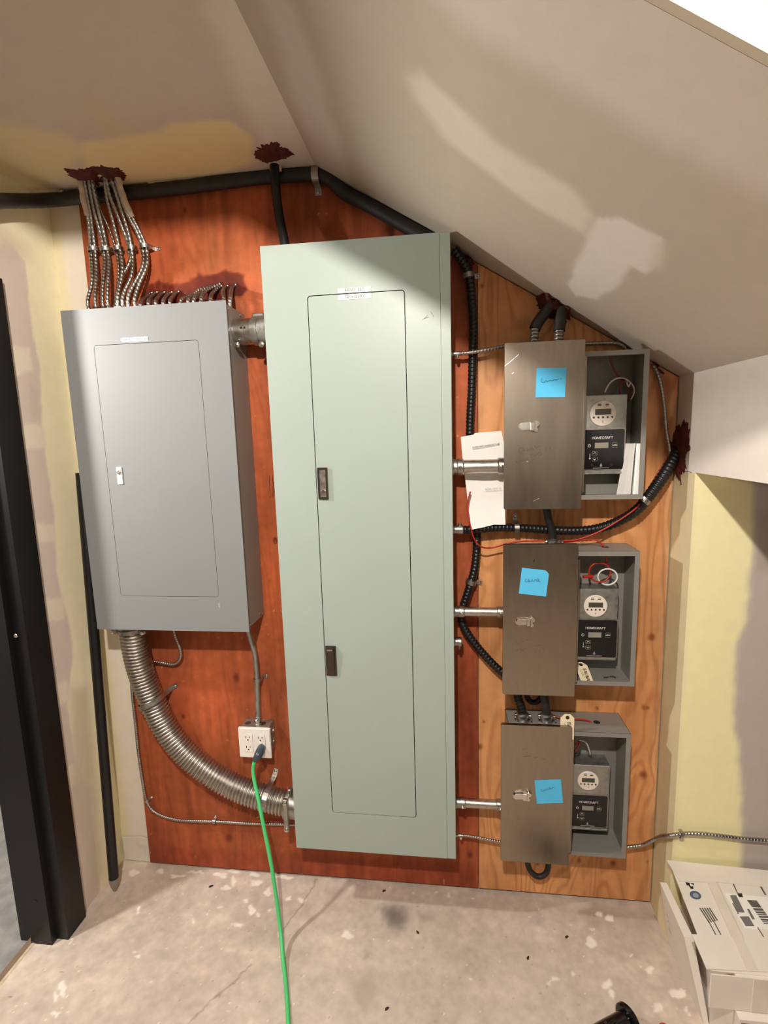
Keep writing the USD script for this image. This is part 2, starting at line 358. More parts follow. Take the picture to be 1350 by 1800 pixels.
# right: plaster panel that hangs from the stair, with the return and the yellow wall under it
def p_right(P):
    return layers(P, (236, 228, 218), [1, 2], PL_RIGHT, [([(1190, 655), (1352, 615), (1352, 690), (1195, 720)], (206, 196, 184), 0.06, 0.6), ([(1190, 700), (1215, 700), (1200, 830), (1180, 830)], (206, 196, 180), 0.03, 0.6)])
m, col = grid_surface((XR, 0.02, 1.468), (0, -1.005, 0), (0, 0, slope_z(XR) - 1.468 + 0.01), 100, 30, 0.10, p_right)
single('wall_right', m, 'drywall', kind='structure', col=col)
def p_ret(P): return np.tile((226, 212, 172), (len(P), 1)) + (meshkit.fbm(P * 12, 3, 4) - 0.5)[:, None] * 14
m, col = grid_surface((XR, 0.02, 0), (0, YRET - 0.0205, 0), (0, 0, 1.466), 16, 120, 0.02, p_ret)
wr = single('wall_return', m, 'drywall', kind='structure', col=col)
def p_alc(P):
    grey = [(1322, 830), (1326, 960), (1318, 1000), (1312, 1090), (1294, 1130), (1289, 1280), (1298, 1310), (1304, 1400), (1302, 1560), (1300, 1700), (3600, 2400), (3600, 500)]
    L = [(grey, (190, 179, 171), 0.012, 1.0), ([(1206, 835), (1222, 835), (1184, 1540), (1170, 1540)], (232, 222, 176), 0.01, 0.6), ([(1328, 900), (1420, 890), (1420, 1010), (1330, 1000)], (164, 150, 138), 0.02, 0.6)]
    return layers(P, (248, 238, 186), [0, 2], PL_RETF, L, 0.006, 24)
m, col = grid_surface((XR + 0.0004, YRET - 0.0012, 0), (1.3, 0, 0), (0, 0, 1.475), 120, 130, 0.02, p_alc)
single('wall_alcove', m, 'drywall', kind='structure', col=col)
# flat ceiling
def p_ceil(P):
    Y = (238, 218, 166)
    L = [([(0, 215), (100, 232), (165, 262), (118, 300), (60, 345), (-60, 330), (-60, 200)], (232, 214, 166), 0.04, 0.9),
         ([(145, 250), (205, 240), (240, 235), (280, 230), (300, 218), (400, 210), (440, 235), (450, 285), (330, 320), (215, 325), (150, 300)], Y, 0.012, 0.95),
         ([(140, 180), (180, 175), (238, 232), (190, 246)], (214, 198, 158), 0.03, 0.7),
         ([(395, -60), (432, -60), (562, 305), (478, 300), (436, 205), (400, 100), (360, 20)], (228, 217, 204), 0.03, 0.9),
         ([(290, 20), (330, 10), (420, 205), (390, 210)], (206, 192, 178), 0.03, 0.6),
         ([(455, 270), (560, 290), (560, 320), (440, 320)], (206, 190, 178), 0.04, 0.8)]
    return layers(P, (212, 196, 180), [0, 1], PL_CEIL, L, 0.006, 16)
m, col = grid_surface((XL - 0.02, YEDGE, ZC), (0, -YEDGE + 0.03, 0), (XCREASE - XL + 0.02, 0, 0), 100, 92, 0.05, p_ceil)
single('ceiling', m, 'drywall', kind='structure', col=col)
# sloped ceiling under the stair
def p_slope(P):
    L = [([(738, -60), (760, 0), (850, 70), (960, 132), (1060, 190), (1180, 262), (1290, 318), (1420, 375), (1420, 100), (1100, -100)], (216, 206, 194), 0.04, 0.9),
         ([(715, 135), (742, 128), (800, 178), (880, 255), (1000, 328), (1048, 380), (1030, 412), (955, 372), (880, 322), (780, 242), (730, 172)], (222, 212, 198), 0.018, 0.9),
         ([(1055, 385), (1095, 380), (1135, 402), (1168, 420), (1160, 470), (1130, 482), (1105, 468), (1080, 510), (1045, 525), (1010, 520), (997, 500), (1010, 470), (1032, 420)], (228, 219, 210), 0.007, 0.95),
         ([(440, -60), (490, -60), (560, 130), (620, 320), (560, 305)], (212, 202, 190), 0.02, 0.9),
         ([(1150, 420), (1175, 430), (1160, 480), (1140, 470)], (204, 190, 172), 0.01, 0.5),
         ([(1130, 600), (1350, 520), (1350, 625), (1200, 660)], (204, 194, 182), 0.08, 0.5)]
    return layers(P, (194, 182, 166), [0, 1], PL_SLOPE, L, 0.012, 10)
SX = np.array([XR + 0.02 - XCREASE, 0, -(XR + 0.02 - XCREASE) * 0.609])
m, col = grid_surface((XCREASE, YEDGE, ZC), (0, -YEDGE + 0.03, 0), SX, 120, 120, 0.05, p_slope)
single('ceiling_sloped', m, 'drywall', kind='structure', col=col)
# the stair's side above the slope, and the higher ceiling of the room in front
fas = Polygon([(XL - 0.05, ZC), (XCREASE, ZC), (XR + 0.02, slope_z(XR + 0.02)), (XR + 0.02, 1.468), (2.4, 1.468), (2.4, 2.85), (XL - 0.05, 2.85)])
single('wall_stair_side', prism_y(fas, YEDGE - 0.013, YEDGE - 0.0005), 'stair_plaster', kind='structure')
single('ceiling_high', cbox((XL - 0.06, -4.2, 2.8), (2.4, YEDGE + 0.04, 2.86), 0.001), 'rough_board', kind='structure')
wrm = thing('wall_rear', kind='structure')
part(wrm, 'rear_panel', cbox((XL - 0.06, -4.2, 0), (2.46, -4.14, 2.85), 0.001), 'rough_board')
part(wrm, 'side_panel', cbox((2.4, -4.2, 0), (2.46, 0.1, 2.85), 0.001), 'rough_board')

# floor
def p_floor(P):
    n1 = meshkit.fbm(P * 5, 4, 11); n2 = meshkit.fbm(P * 22, 4, 5); n3 = meshkit.fbm(P * np.array([9, 14, 1]), 4, 31)
    base = np.array([208, 192, 177.0]) + (n1 - 0.5)[:, None] * np.array([30, 28, 26]) + (n2 - 0.5)[:, None] * np.array([26, 26, 24])
    n4 = meshkit.fbm(P * 70, 3, 77); n5 = meshkit.noise(P * 120, 13)
    base += (n4 - 0.5)[:, None] * 22 + (sstep((n5 - 0.955) / 0.03))[:, None] * np.array([40, 38, 36]) - (sstep((meshkit.noise(P * 100, 23) - 0.96) / 0.03))[:, None] * np.array([46, 46, 44])
    base += (np.clip(n3 - 0.6, 0, 1) * 3)[:, None] * np.array([26, 22, 18])
    L = [([(672, 1600), (690, 1592), (712, 1600), (716, 1618), (705, 1632), (682, 1630)], (112, 104, 98), 0.03, 0.8), ([(736, 1606), (758, 1606), (760, 1618), (740, 1618)], (150, 138, 128), 0.02, 0.6),
         ([(640, 1675), (652, 1675), (652, 1685), (640, 1685)], (140, 128, 118), 0.012, 0.6), ([(625, 1730), (665, 1730), (660, 1770), (630, 1768)], (160, 146, 134), 0.03, 0.5),
         ([(590, 1690), (760, 1665), (800, 1720), (700, 1760), (610, 1740)], (198, 184, 170), 0.08, 0.5),
         ([(1060, 1590), (1180, 1650), (1190, 1700), (1120, 1660)], (200, 186, 168), 0.05, 0.5), ([(960, 1590), (1160, 1600), (1180, 1640), (1000, 1610)], (168, 154, 140), 0.04, 0.5)]
    W = (248, 238, 224)
    chips = [(234, 1535, 9, 6), (282, 1531, 6, 4), (243, 1599, 4, 6), (388, 1538, 12, 5), (412, 1532, 9, 4), (396, 1561, 9, 4), (410, 1548, 4, 9), (447, 1538, 8, 4), (448, 1552, 10, 8), (471, 1568, 7, 6), (432, 1584, 4, 4),
             (442, 1600, 6, 8), (454, 1608, 3, 6), (418, 1627, 9, 5), (508, 1579, 5, 4), (530, 1582, 7, 4), (492, 1643, 4, 4), (474, 1602, 2, 3), (388, 1595, 4, 2), (610, 1644, 10, 7), (1053, 1608, 7, 6), (1073, 1614, 8, 7),
             (1038, 1657, 10, 9), (1040, 1634, 4, 3), (1007, 1713, 3, 5), (976, 1720, 8, 4), (965, 1730, 3, 2), (1068, 1730, 8, 7), (1077, 1746, 5, 10), (1190, 1747, 12, 10), (1157, 1772, 8, 9), (1140, 1705, 9, 5), (1212, 1782, 4, 3),
             (110, 1738, 8, 12), (97, 1752, 4, 8), (98, 1782, 8, 4), (243, 1681, 6, 3), (238, 1672, 3, 2), (340, 1620, 3, 5), (1110, 1679, 3, 2), (728, 1570, 2, 2), (766, 1569, 2, 2), (790, 1574, 2, 3), (830, 1580, 4, 1), (1205, 1775, 3, 3), (310, 1540, 14, 3), (500, 1543, 20, 3), (345, 1533, 14, 3)]
    for x, y, a, b in chips:
        L.append(([(x + a * math.cos(t) * (1 + 0.3 * math.sin(3 * t + x)), y + b * math.sin(t) * (1 + 0.3 * math.cos(2 * t + y))) for t in np.linspace(0, 2 * np.pi, 14)[:-1]], W, 0.0035, 1.0))
    for ln, w in (([(557, 1546), (530, 1590), (492, 1645)], 0.8), ([(441, 1696), (410, 1728), (376, 1756)], 0.9), ([(376, 1756), (340, 1790), (300, 1830)], 0.5), ([(1150, 1610), (1180, 1640), (1200, 1690)], 0.8)):
        q = LineString(ln).buffer(w); L.append((list(q.exterior.coords)[:-1], (120, 106, 94), 0.004, 0.6))
    out = base.copy()
    # apply the layers over the mottled base
    for pts, colr, fe, stg in L:
        W2 = poly_on(pts, PL_FLOOR)[:, :2]; pg = Polygon(W2).buffer(0); x0, y0, x1, y1 = pg.bounds
        near = (P[:, 0] > x0 - fe - .02) & (P[:, 0] < x1 + fe + .02) & (P[:, 1] > y0 - fe - .02) & (P[:, 1] < y1 + fe + .02)
        if not near.any(): continue
        a = P[near, :2] + 0.007 * 2 * (np.stack([meshkit.fbm(P[near] * 60, 3, 1), meshkit.fbm(P[near] * 60, 3, 2)], 1) - 0.5)
        d = shapely.distance(pg.boundary, shapely.points(a)); ins = shapely.contains_xy(pg, a[:, 0], a[:, 1])
        al = sstep(0.5 + np.where(ins, d, -d) / fe * 0.5) * stg
        out[near] = out[near] * (1 - al[:, None]) + np.asarray(colr, float) * al[:, None]
    return out
fl = thing('floor', kind='structure')
m, col = grid_surface((-1.345, -0.66, 0), (2.6, 0, 0), (0, 0.70, 0), 650, 175, 0.05, p_floor)
part(fl, 'concrete_slab', m, 'concrete', col=col)
m, col = grid_surface((-1.345, -4.2, 0), (3.8, 0, 0), (0, 3.54, 0), 90, 84, 0.05, lambda P: np.array([208, 192, 177.0]) + (meshkit.fbm(P * 5, 4, 11) - 0.5)[:, None] * 30)
part(fl, 'concrete_slab', m, 'concrete', col=col)
m, col = grid_surface((1.255, -0.66, 0), (1.2, 0, 0), (0, 0.70, 0), 30, 20, 0.05, lambda P: np.array([208, 192, 177.0]) + (meshkit.fbm(P * 5, 4, 11) - 0.5)[:, None] * 30)
part(fl, 'concrete_slab', m, 'concrete', col=col)
# next room seen through the doorway
single('floor_next_room', cbox((-4.2, -2.4, -0.09), (-1.375, 2.2, -0.045), 0.001), 'slate_snow', kind='structure')
nr = thing('wall_next_room', kind='structure')
part(nr, 'far_panel', cbox((-4.26, -2.4, -0.06), (-4.2, 2.2, 2.5), 0.001), 'plaster')
part(nr, 'side_panel', [cbox((-4.2, 2.2, -0.06), (-1.3, 2.26, 2.5), 0.001), cbox((-4.2, -2.46, -0.06), (-1.3, -2.4, 2.5), 0.001), cbox((-1.315, 0.03, -0.06), (-1.26, 2.2, 2.5), 0.001)], 'plaster')
part(nr, 'ceiling_panel', cbox((-4.2, -2.4, 2.5), (-1.26, 2.2, 2.56), 0.001), 'plaster')
th = thing('trim_1', kind='structure')
part(th, 'threshold', cbox((-1.378, -1.3, -0.06), (-1.34, -0.29, -0.004), 0.004), 'worn_wood')
part(th, 'threshold_edge', cbox((-1.352, -1.3, -0.02), (-1.338, -0.29, 0.002), 0.003), 'sealant_tan')
# black steel door frame
df = thing('door_1', kind='structure')
prof = Polygon([(XL - 0.001, -0.222), (-1.238, -0.222), (-1.238, -0.304), (-1.278, -0.304), (-1.278, -0.326), (-1.352, -0.326), (-1.352, -0.304), (-1.412, -0.304), (-1.412, -0.222), (-1.395, -0.222), (-1.395, -0.288), (-1.30, -0.288), (XL - 0.001, -0.288)])
part(df, 'jamb', prism_z(prof, -0.02, 2.06), 'black_paint', smooth=20)
part(df, 'head', cbox((-1.412, -1.3, 2.03), (-1.238, -0.304, 2.09), 0.003), 'black_paint')
part(df, 'jamb', cbox((-1.412, -1.34, -0.02), (-1.238, -1.26, 2.06), 0.003), 'black_paint')
for px, py in ((27, 1118), (62, 1585)):
    q = at(px, py, 0.327); part(df, 'screw', cyl((q[0], -0.3255, q[2]), (q[0], -0.3275, q[2]), 0.006), 'black_gloss' if py > 1200 else 'bright_steel')
bb = thing('baseboard_left', kind='structure')
q0, q1 = at(215, 1470, -0.017), at(264, 1512, -0.017)
pg = Polygon([(-1.25, 0.005), (-1.14, 0.004), (-1.142, 0.1), (-1.18, 0.106), (-1.248, 0.098)])
part(bb, 'torn_strip', sheet(pg, (0, 0.012, 0), np.array([1.0, 0, 0]), np.array([0, 0, 1.0]), 0.004, 0.008, lambda u, v: 0.005 * (meshkit.fbm(np.stack([u * 30, v * 40, 0 * u], -1), 3, 4) - 0.4)), 'plaster', smooth=60)

# ------------------------------------------------------------------ plywood backing boards
XSEAM = 0.0605 * 1.6 - 0.002
def knots(P, c, ks, col, wob=0.004):
    for px, py, r in ks:
        q = at(px, py, 0.0); d = np.hypot(P[:, 0] - q[0], (P[:, 2] - q[2]) * 0.75) + wob * (meshkit.fbm(P * 60, 2, int(px)) - 0.5) * 2
        a = sstep(1.15 - d / r) * 0.75; c = c * (1 - a[:, None]) + np.asarray(col, float) * a[:, None]
    return c
def p_red(P):
    L = [([(252, 520), (260, 500), (280, 492), (300, 503), (325, 495), (350, 480), (370, 485), (395, 472), (430, 482), (435, 505), (425, 520), (400, 527), (300, 535), (250, 540)], (92, 26, 13), 0.005, 1.0),
         ([(340, 440), (440, 430), (460, 500), (400, 470), (330, 470)], (208, 122, 74), 0.08, 0.5), ([(360, 350), (370, 350), (378, 470), (366, 470)], (214, 128, 80), 0.03, 0.4),
         ([(225, 345), (300, 340), (330, 500), (250, 500)], (196, 96, 52), 0.08, 0.5),
         ([(265, 1180), (300, 1170), (430, 1200), (440, 1250), (380, 1290), (300, 1250)], (186, 88, 52), 0.08, 0.4),
         ([(800, 1150), (836, 1150), (842, 1400), (805, 1500)], (138, 58, 38), 0.05, 0.6), ([(255, 1440), (300, 1450), (300, 1520), (262, 1520)], (150, 74, 52), 0.03, 0.6),
         ([(520, 1500), (840, 1520), (842, 1570), (265, 1520), (265, 1490)], (150, 66, 46), 0.02, 0.5), ([(440, 840), (485, 840), (490, 1100), (465, 1090)], (196, 96, 52), 0.06, 0.5),
         ([(678, 380), (688, 380), (692, 420), (680, 420)], (70, 30, 20), 0.01, 0.7), ([(798, 430), (836, 470), (836, 560), (800, 540)], (120, 56, 36), 0.05, 0.6)]
    c = layers(P, (176, 92, 56), [0, 2], PL_WALL, L, 0.012, 26)
    g = meshkit.fbm(P * np.array([50, 1, 3.5]), 3, 8); g2 = meshkit.fbm(P * np.array([7, 1, 3]), 3, 18); sp = meshkit.noise(P * np.array([150, 1, 60]), 5)
    c = c * (1 + 0.28 * (g - 0.5)[:, None] + 0.34 * (g2 - 0.5)[:, None])
    c = c + (sstep((sp - 0.93) / 0.05) * sstep((meshkit.noise(P * 5, 9) - 0.45) / 0.2))[:, None] * np.array([44, 54, 50])
    return knots(P, c, [(415, 1190, 0.016), (322, 1260, 0.008), (402, 1472, 0.018), (428, 1440, 0.004), (325, 371, 0.006), (474, 1021, 0.006), (826, 1502, 0.013), (500, 1452, 0.005), (484, 950, 0.010)], (110, 48, 30))
def p_nat(P):
    L = [([(843, 470), (900, 500), (930, 600), (845, 600)], (196, 128, 78), 0.06, 0.5), ([(1040, 1225), (1140, 1220), (1110, 1500), (1060, 1580)], (206, 132, 78), 0.08, 0.4),
         ([(1140, 640), (1190, 660), (1185, 780), (1150, 790)], (178, 120, 84), 0.05, 0.6), ([(860, 690), (900, 690), (890, 780), (850, 780)], (226, 158, 98), 0.05, 0.5),
         ([(1180, 690), (1192, 680), (1146, 1588), (1132, 1588)], (220, 180, 140), 0.008, 0.45)]
    c = layers(P, (224, 160, 104), [0, 2], PL_WALL, L, 0.012, 20)
    g = meshkit.fbm(P * np.array([40, 1, 3]), 3, 28); g2 = meshkit.fbm(P * np.array([6, 1, 2.2]), 3, 38)
    c = c * (1 + 0.16 * (g - 0.5)[:, None] + 0.30 * (g2 - 0.5)[:, None])
    return knots(P, c, [(1145, 1120, 0.014), (1132, 1243, 0.010), (1130, 1362, 0.016), (1018, 1512, 0.010), (1078, 1518, 0.012), (1050, 1245, 0.006), (843, 1313, 0.012), (850, 1268, 0.005), (847, 502, 0.006), (1138, 1515, 0.007), (1139, 1244, 0.008), (945, 1518, 0.008)], (128, 66, 34))
def under_ceiling(x0, x1):
    return [(x0, 0.012), (x1, 0.012)] + ([(x1, slope_z(x1) - 0.004)] if x1 > XCREASE else [(x1, ZC - 0.004)]) + ([(XCREASE, ZC - 0.004)] if x0 < XCREASE < x1 else []) + [(x0, min(ZC, slope_z(x0)) - 0.004)]
def plywood(x0, x1, paint, mat, label):
    pg = Polygon(under_ceiling(x0, x1)); st = 0.005
    nx, nz = int((x1 - x0) / st), int((ZC - 0.012) / st)
    xs = np.linspace(x0, x1, nx + 1); u = np.linspace(0, 1, nz + 1)
    top = np.minimum(ZC, SLOPE_C - 0.609 * xs) - 0.004
    X, Uu = np.meshgrid(xs, u, indexing='ij'); Z = 0.012 + Uu * (top[:, None] - 0.012)
    P = np.stack([X, 0 * X, Z], -1).reshape(-1, 3); w = nz + 1
    i, j = np.meshgrid(np.arange(nx), np.arange(nz), indexing='ij')
    q = np.stack([i * w + j, (i + 1) * w + j, (i + 1) * w + j + 1, i * w + j + 1], -1).reshape(-1, 4)
    f = np.vstack([q[:, [0, 1, 2]], q[:, [0, 2, 3]]]); col = lin(np.clip(paint(P), 0, 255))
    back = prism_y(pg, 0.0005, 0.0175); k = len(P)
    V = np.vstack([P, back.vertices]); F = np.vstack([f, back.faces + k]); C = np.vstack([col, np.tile(lin((150, 84, 50)), (len(back.vertices), 1))])
    return single('plywood_board', trimesh.Trimesh(V, F, process=False), mat, label, 'plywood board', col=C, smooth=20)
PW = plywood(-1.138, XSEAM - 0.0012, p_red, 'ply_stained', 'large red-brown stained plywood backing board behind the grey and sage panels')
plywood(XSEAM + 0.0012, 0.664, p_nat, 'ply_natural', 'unstained orange-tan plywood backing board behind the three steel control boxes')

part(PW, 'pencil_mark', [stroke(q, 0.0004, 0.0009) for q in ([(473, 836), (474, 855), (475, 874)], [(479, 835), (480, 856), (480, 876)], [(484, 945), (481, 950), (484, 956), (487, 951), (484, 946)], [(481, 846), (482, 866)])], 'oxide', 'dark pencil marks', smooth=60)
# ------------------------------------------------------------------ the two panelboards
def enamel_panel(x0, z0, x1, z1, d, door, mat, strip_x=None, gap=0.0024, box_inset=0.002):
    """returns outline pieces of a surface panelboard: tub, cover with an opening, door"""
    dx0, dz0, dx1, dz1 = door
    hole = rrect(dx0 - gap, dz0 - gap, dx1 + gap, dz1 + gap, 0.010)
    outer = rrect(x0, z0, x1 if strip_x is None else strip_x, z1, 0.0015)
    cover = prism_y(outer.difference(hole), -d, -d + 0.0035)
    tub = cbox((x0 + box_inset, -d + 0.004, z0 + box_inset), (x1 - box_inset, -0.001, z1 - box_inset), 0.001)
    dr = prism_y(rrect(dx0, dz0, dx1, dz1, 0.008), -d + 0.0001, -d + 0.003)
    liner = cbox((dx0 - 0.012, -d + 0.0036, dz0 - 0.012), (dx1 + 0.012, -d + 0.006, dz1 + 0.012), 0.0005)
    return tub, cover, dr, liner
D1 = 0.144
gx0, gx1 = -0.349 * 1.6 * 0.91, 0.0105 * 1.6 * 0.91
gz0, gz1 = 1.59 - 0.9195 * 1.6 * 0.91, 1.59 + 0.3645 * 1.6 * 0.91
a, b, c, e = at(539, 521, D1), at(711, 511, D1), at(587, 1428, D1), at(730, 1436, D1)
gdoor = ((a[0] + c[0]) / 2, (c[2] + e[2]) / 2, (b[0] + e[0]) / 2, (a[2] + b[2]) / 2)
xs = (at(774, 500, D1)[0] + at(786, 1500, D1)[0]) / 2
g = thing('panelboard', 'tall sage green electrical panel with two dark latches in the middle of the wall', 'electrical panel', ((gx0 + gx1) / 2, 0, gz0))
tub, cover, dr, liner = enamel_panel(gx0, gz0, gx1, gz1, D1, gdoor, 'sage_enamel', strip_x=xs - 0.0006)
part(g, 'tub', tub, 'sage_enamel'); part(g, 'cover', cover, 'sage_enamel', smooth=20); part(g, 'liner', liner, 'gap_dark')
dn = part(g, 'door', dr, 'sage_enamel', smooth=20)
part(g, 'hinge_strip', [cbox((xs + 0.0006, -D1 - 0.0004, gz0), (gx1, -D1 + 0.0035, gz1), 0.0012)], 'sage_enamel')
# label, cut by the door's gap
l0, l1, l2 = at(594, 508, D1), at(652, 503, D1), at(596, 527, D1); gapz = gdoor[3] + 0.0012
n = part(g, 'label_plate', cbox((l0[0], -D1 - 0.0012, gapz + 0.0016), (l1[0], -D1, (l0[2] + l1[2]) / 2), 0.0003), 'label_white', 'white printed label')
part(n, 'lettering', text_y('PANEL 110', 0.0075, (l0[0] + l1[0]) / 2, gapz + 0.0055, -D1 - 0.0012, align='c'), 'ink', smooth=False)
n = part(dn, 'label_plate', cbox((l0[0], -D1 - 0.0012, l2[2] - 0.001), (l1[0], -D1 + 0.0002, gapz - 0.0016), 0.0003), 'label_white', 'white printed label')
part(g, 'lettering', text_y('120v/208V', 0.0075, (l0[0] + l1[0]) / 2, l2[2] + 0.0028, -D1 - 0.0012, align='c'), 'ink', smooth=False)
part(g, 'scratch', [stroke(q, D1 + 0.0004, 0.0005) for q in ([(742, 562), (748, 558), (752, 553)], [(757, 548), (760, 552), (762, 558)], [(746, 560), (754, 557)])], 'ink_faint', 'faint pencil scuffs', smooth=60)
# latches
a, b = at(558, 822, D1), at(578, 877, D1)
f0 = rrect(a[0], b[2], b[0], a[2], 0.002); f1 = rrect(a[0] + 0.0045, b[2] + 0.005, b[0] - 0.0055, a[2] - 0.006, 0.001)
n = part(g, 'latch', [prism_y(f0.difference(f1), -D1 - 0.006, -D1), prism_y(f0, -D1 - 0.0012, -D1)], 'dark_bronze', 'dark framed key latch')
part(n, 'latch_plate', prism_y(f1.buffer(-0.0008), -D1 - 0.0035, -D1 - 0.001), 'aluminium')
lk = np.array([(a[0] + b[0]) / 2 + 0.0005, -D1 - 0.003, b[2] + 0.021])
part(n, 'lock_cylinder', [lathe([(0.0072, 0), (0.0072, 0.004), (0.006, 0.005), (0.0032, 0.005), (0.0030, 0.003)], lk, (0, -1, 0)), cbox(lk + (-0.0006, -0.0052, -0.0022), lk + (0.0006, -0.003, 0.0022), 0.0002)], 'bright_steel')
a, b = at(572, 1135, D1), at(593, 1187, D1)
n = part(g, 'latch', [prism_y(rrect(a[0], b[2], b[0], a[2], 0.002), -D1 - 0.004, -D1), prism_x(Polygon([(-D1 - 0.011, a[2] - 0.004), (-D1 - 0.003, a[2] - 0.002), (-D1 - 0.003, b[2] + 0.003), (-D1 - 0.006, b[2] + 0.003)]), a[0] + 0.002, b[0] - 0.006)], 'dark_bronze', 'plain dark latch', smooth=15)
part(n, 'name_plate', cbox((a[0] + 0.006, -D1 - 0.0112, a[2] - 0.013), (b[0] - 0.010, -D1 - 0.0095, a[2] - 0.0085), 0.0003), 'zinc_sheet')

D2 = 0.15
hx0, hx1 = -0.7775 * 1.6 * 0.90625, -0.4245 * 1.6 * 0.90625
hz0, hz1 = 1.59 - 0.4070 * 1.6 * 0.90625, 1.59 + 0.2715 * 1.6 * 0.90625
a, b, c, e = at(163, 608, D2), at(347, 598, D2), at(215, 1048, D2), at(385, 1048, D2)
hdoor = ((a[0] + c[0]) / 2, (c[2] + e[2]) / 2, (b[0] + e[0]) / 2, (a[2] + b[2]) / 2)
h = thing('panelboard', 'short blue-grey electrical panel with one white latch at the left', 'electrical panel', ((hx0 + hx1) / 2, 0, hz0))
tub, cover, dr, liner = enamel_panel(hx0, hz0, hx1, hz1, D2, hdoor, 'grey_enamel', gap=0.0013, box_inset=0.006)
part(h, 'tub', tub, 'box_grey'); part(h, 'cover', cover, 'grey_enamel', smooth=20); part(h, 'liner', liner, 'gap_dark')
dn = part(h, 'door', dr, 'grey_enamel', smooth=20)
l0, l1, l2 = at(213, 595, D2), at(260, 592, D2), at(214, 602, D2)
n = part(h, 'label_plate', cbox((l0[0], -D2 - 0.0012, l2[2]), (l1[0], -D2, (l0[2] + l1[2]) / 2 + 0.001), 0.0003), 'label_white', 'white printed label')
part(n, 'lettering', text_y('Panel C  120/208V', 0.0056, (l0[0] + l1[0]) / 2, l2[2] + 0.005, -D2 - 0.0012, align='c'), 'ink', smooth=False)
a, b = at(205, 821, D2), at(217, 851, D2)
n = part(h, 'latch', prism_y(rrect(a[0], b[2], b[0], a[2], 0.001), -D2 - 0.003, -D2), 'white_plastic', 'white latch plate')
part(n, 'lock_cylinder', [lathe([(0.0062, 0), (0.0062, 0.003), (0.005, 0.004)], ((a[0] + b[0]) / 2, -D2 - 0.003, a[2] - 0.016), (0, -1, 0)), cbox(((a[0] + b[0]) / 2 - 0.003, -D2 - 0.0078, a[2] - 0.019), ((a[0] + b[0]) / 2 + 0.0045, -D2 - 0.006, a[2] - 0.0165), 0.0004)], 'zinc_sheet')
part(n, 'finger_grip', cbox((a[0] + 0.003, -D2 - 0.0042, b[2] + 0.004), (b[0] - 0.003, -D2 - 0.0028, b[2] + 0.013), 0.0006), 'dial_white')
for yy, zz in ((-0.125, hz1 - 0.016), (-0.035, hz1 - 0.016), (-0.125, hz0 + 0.016), (-0.035, hz0 + 0.018)):
    part(h, 'screw', lathe([(0.0045, 0), (0.0045, 0.0015), (0.003, 0.003), (0.001, 0.0035)], (hx1 - 0.006, yy, zz), (1, 0, 0), 14), 'bright_steel')
a = at(205, 536, D2 - 0.02); b = at(243, 533, D2 - 0.02)
part(h, 'scratch', stroke([(369 + 16, 1060), (385, 1065), (386, 1068)], D2 + 0.0003, 0.0006), 'label_white', 'small white nick', smooth=60)
part(h, 'top_bracket', [cbox((a[0], -0.136, hz1 - 0.006), (b[0] + 0.03, -0.09, hz1 + 0.004), 0.001), cbox((a[0] - 0.003, -0.14, hz1 - 0.003), (a[0] + 0.02, -0.11, hz1 + 0.006), 0.001)], 'galvanised')

# ------------------------------------------------------------------ fittings that several things share
def strap(center, along, r, ear_dir, name='conduit_strap', label=None, group=None, w=0.014, ears=1, d_wall=0.0, mat='galvanised', ear=0.022):
    """sheet-metal strap bent over a conduit: 'along' is the conduit direction in the wall plane, ear_dir the side of the screw ear"""
    c = np.asarray(center, float); al = np.asarray(along, float); al /= np.linalg.norm(al); ed = np.asarray(ear_dir, float); ed -= al * (al @ ed); ed /= np.linalg.norm(ed)
    out = np.array([0, -1.0, 0]); depth = -c[1] - d_wall; ro = r + 0.0016
    pts = []
    side = [1, -1] if ears == 2 else [1]
    p2 = []
    if ears == 2: p2 += [(-(ro + ear), -depth + 0.001), (-(ro + 0.002), -depth + 0.001)]
    else: p2 += [(-ro, -min(depth, ro) + 0.002)]
    p2 += [(ro * math.cos(t), ro * math.sin(t)) for t in np.linspace(math.pi, 0, 14)]
    p2 += [(ro + 0.002, -depth + 0.001), (ro + ear, -depth + 0.001)]
    line = LineString(p2).buffer(0.0011, cap_style='flat', join_style='round')
    m = trimesh.creation.extrude_polygon(line if line.geom_type == 'Polygon' else max(line.geoms, key=lambda g: g.area), w, engine='earcut'); v = m.vertices
    V = c + v[:, :1] * ed + v[:, 1:2] * out + (v[:, 2:3] - w / 2) * al
    F = m.faces
    if np.dot(np.cross(ed, out), al) < 0: F = F[:, ::-1]
    t = thing(name, label, 'strap', c, group)
    part(t, 'band', trimesh.Trimesh(V, F, process=False), mat, smooth=30)
    for s in side:
        q = c + ed * s * (ro + ear * 0.62) + out * (-depth + 0.002)
        part(t, 'screw', lathe([(0.0048, 0), (0.0048, 0.0012), (0.0034, 0.0028), (0.001, 0.0034)], q, out, 14), 'bright_steel')
    return t
def connector(parent, p, direction, r, L=0.03, mat='galvanised', name='connector', lug=True, lug_dir=(0, 0, -1)):
    d = np.asarray(direction, float); d /= np.linalg.norm(d); p = np.asarray(p, float)
    if np.ndim(r): r = r[0]
    n = part(parent, name, [lathe([(r * 1.28, 0), (r * 1.28, 0.004), (r * 1.12, 0.005), (r * 1.12, L * 0.45), (r * 1.2, L * 0.5), (r * 1.2, L * 0.92), (r * 1.08, L)], p, d, 24)], mat)
    if lug:
        l = np.asarray(lug_dir, float); q = p + d * L * 0.7
        part(n, 'clamp_screw', [cyl(q + l * r * 0.9, q + l * (r * 1.2 + 0.006), 0.0048, 14), cyl(q + l * (r * 1.2 + 0.004), q + l * (r * 1.2 + 0.008), 0.0034, 10)], 'bright_steel')
    return n
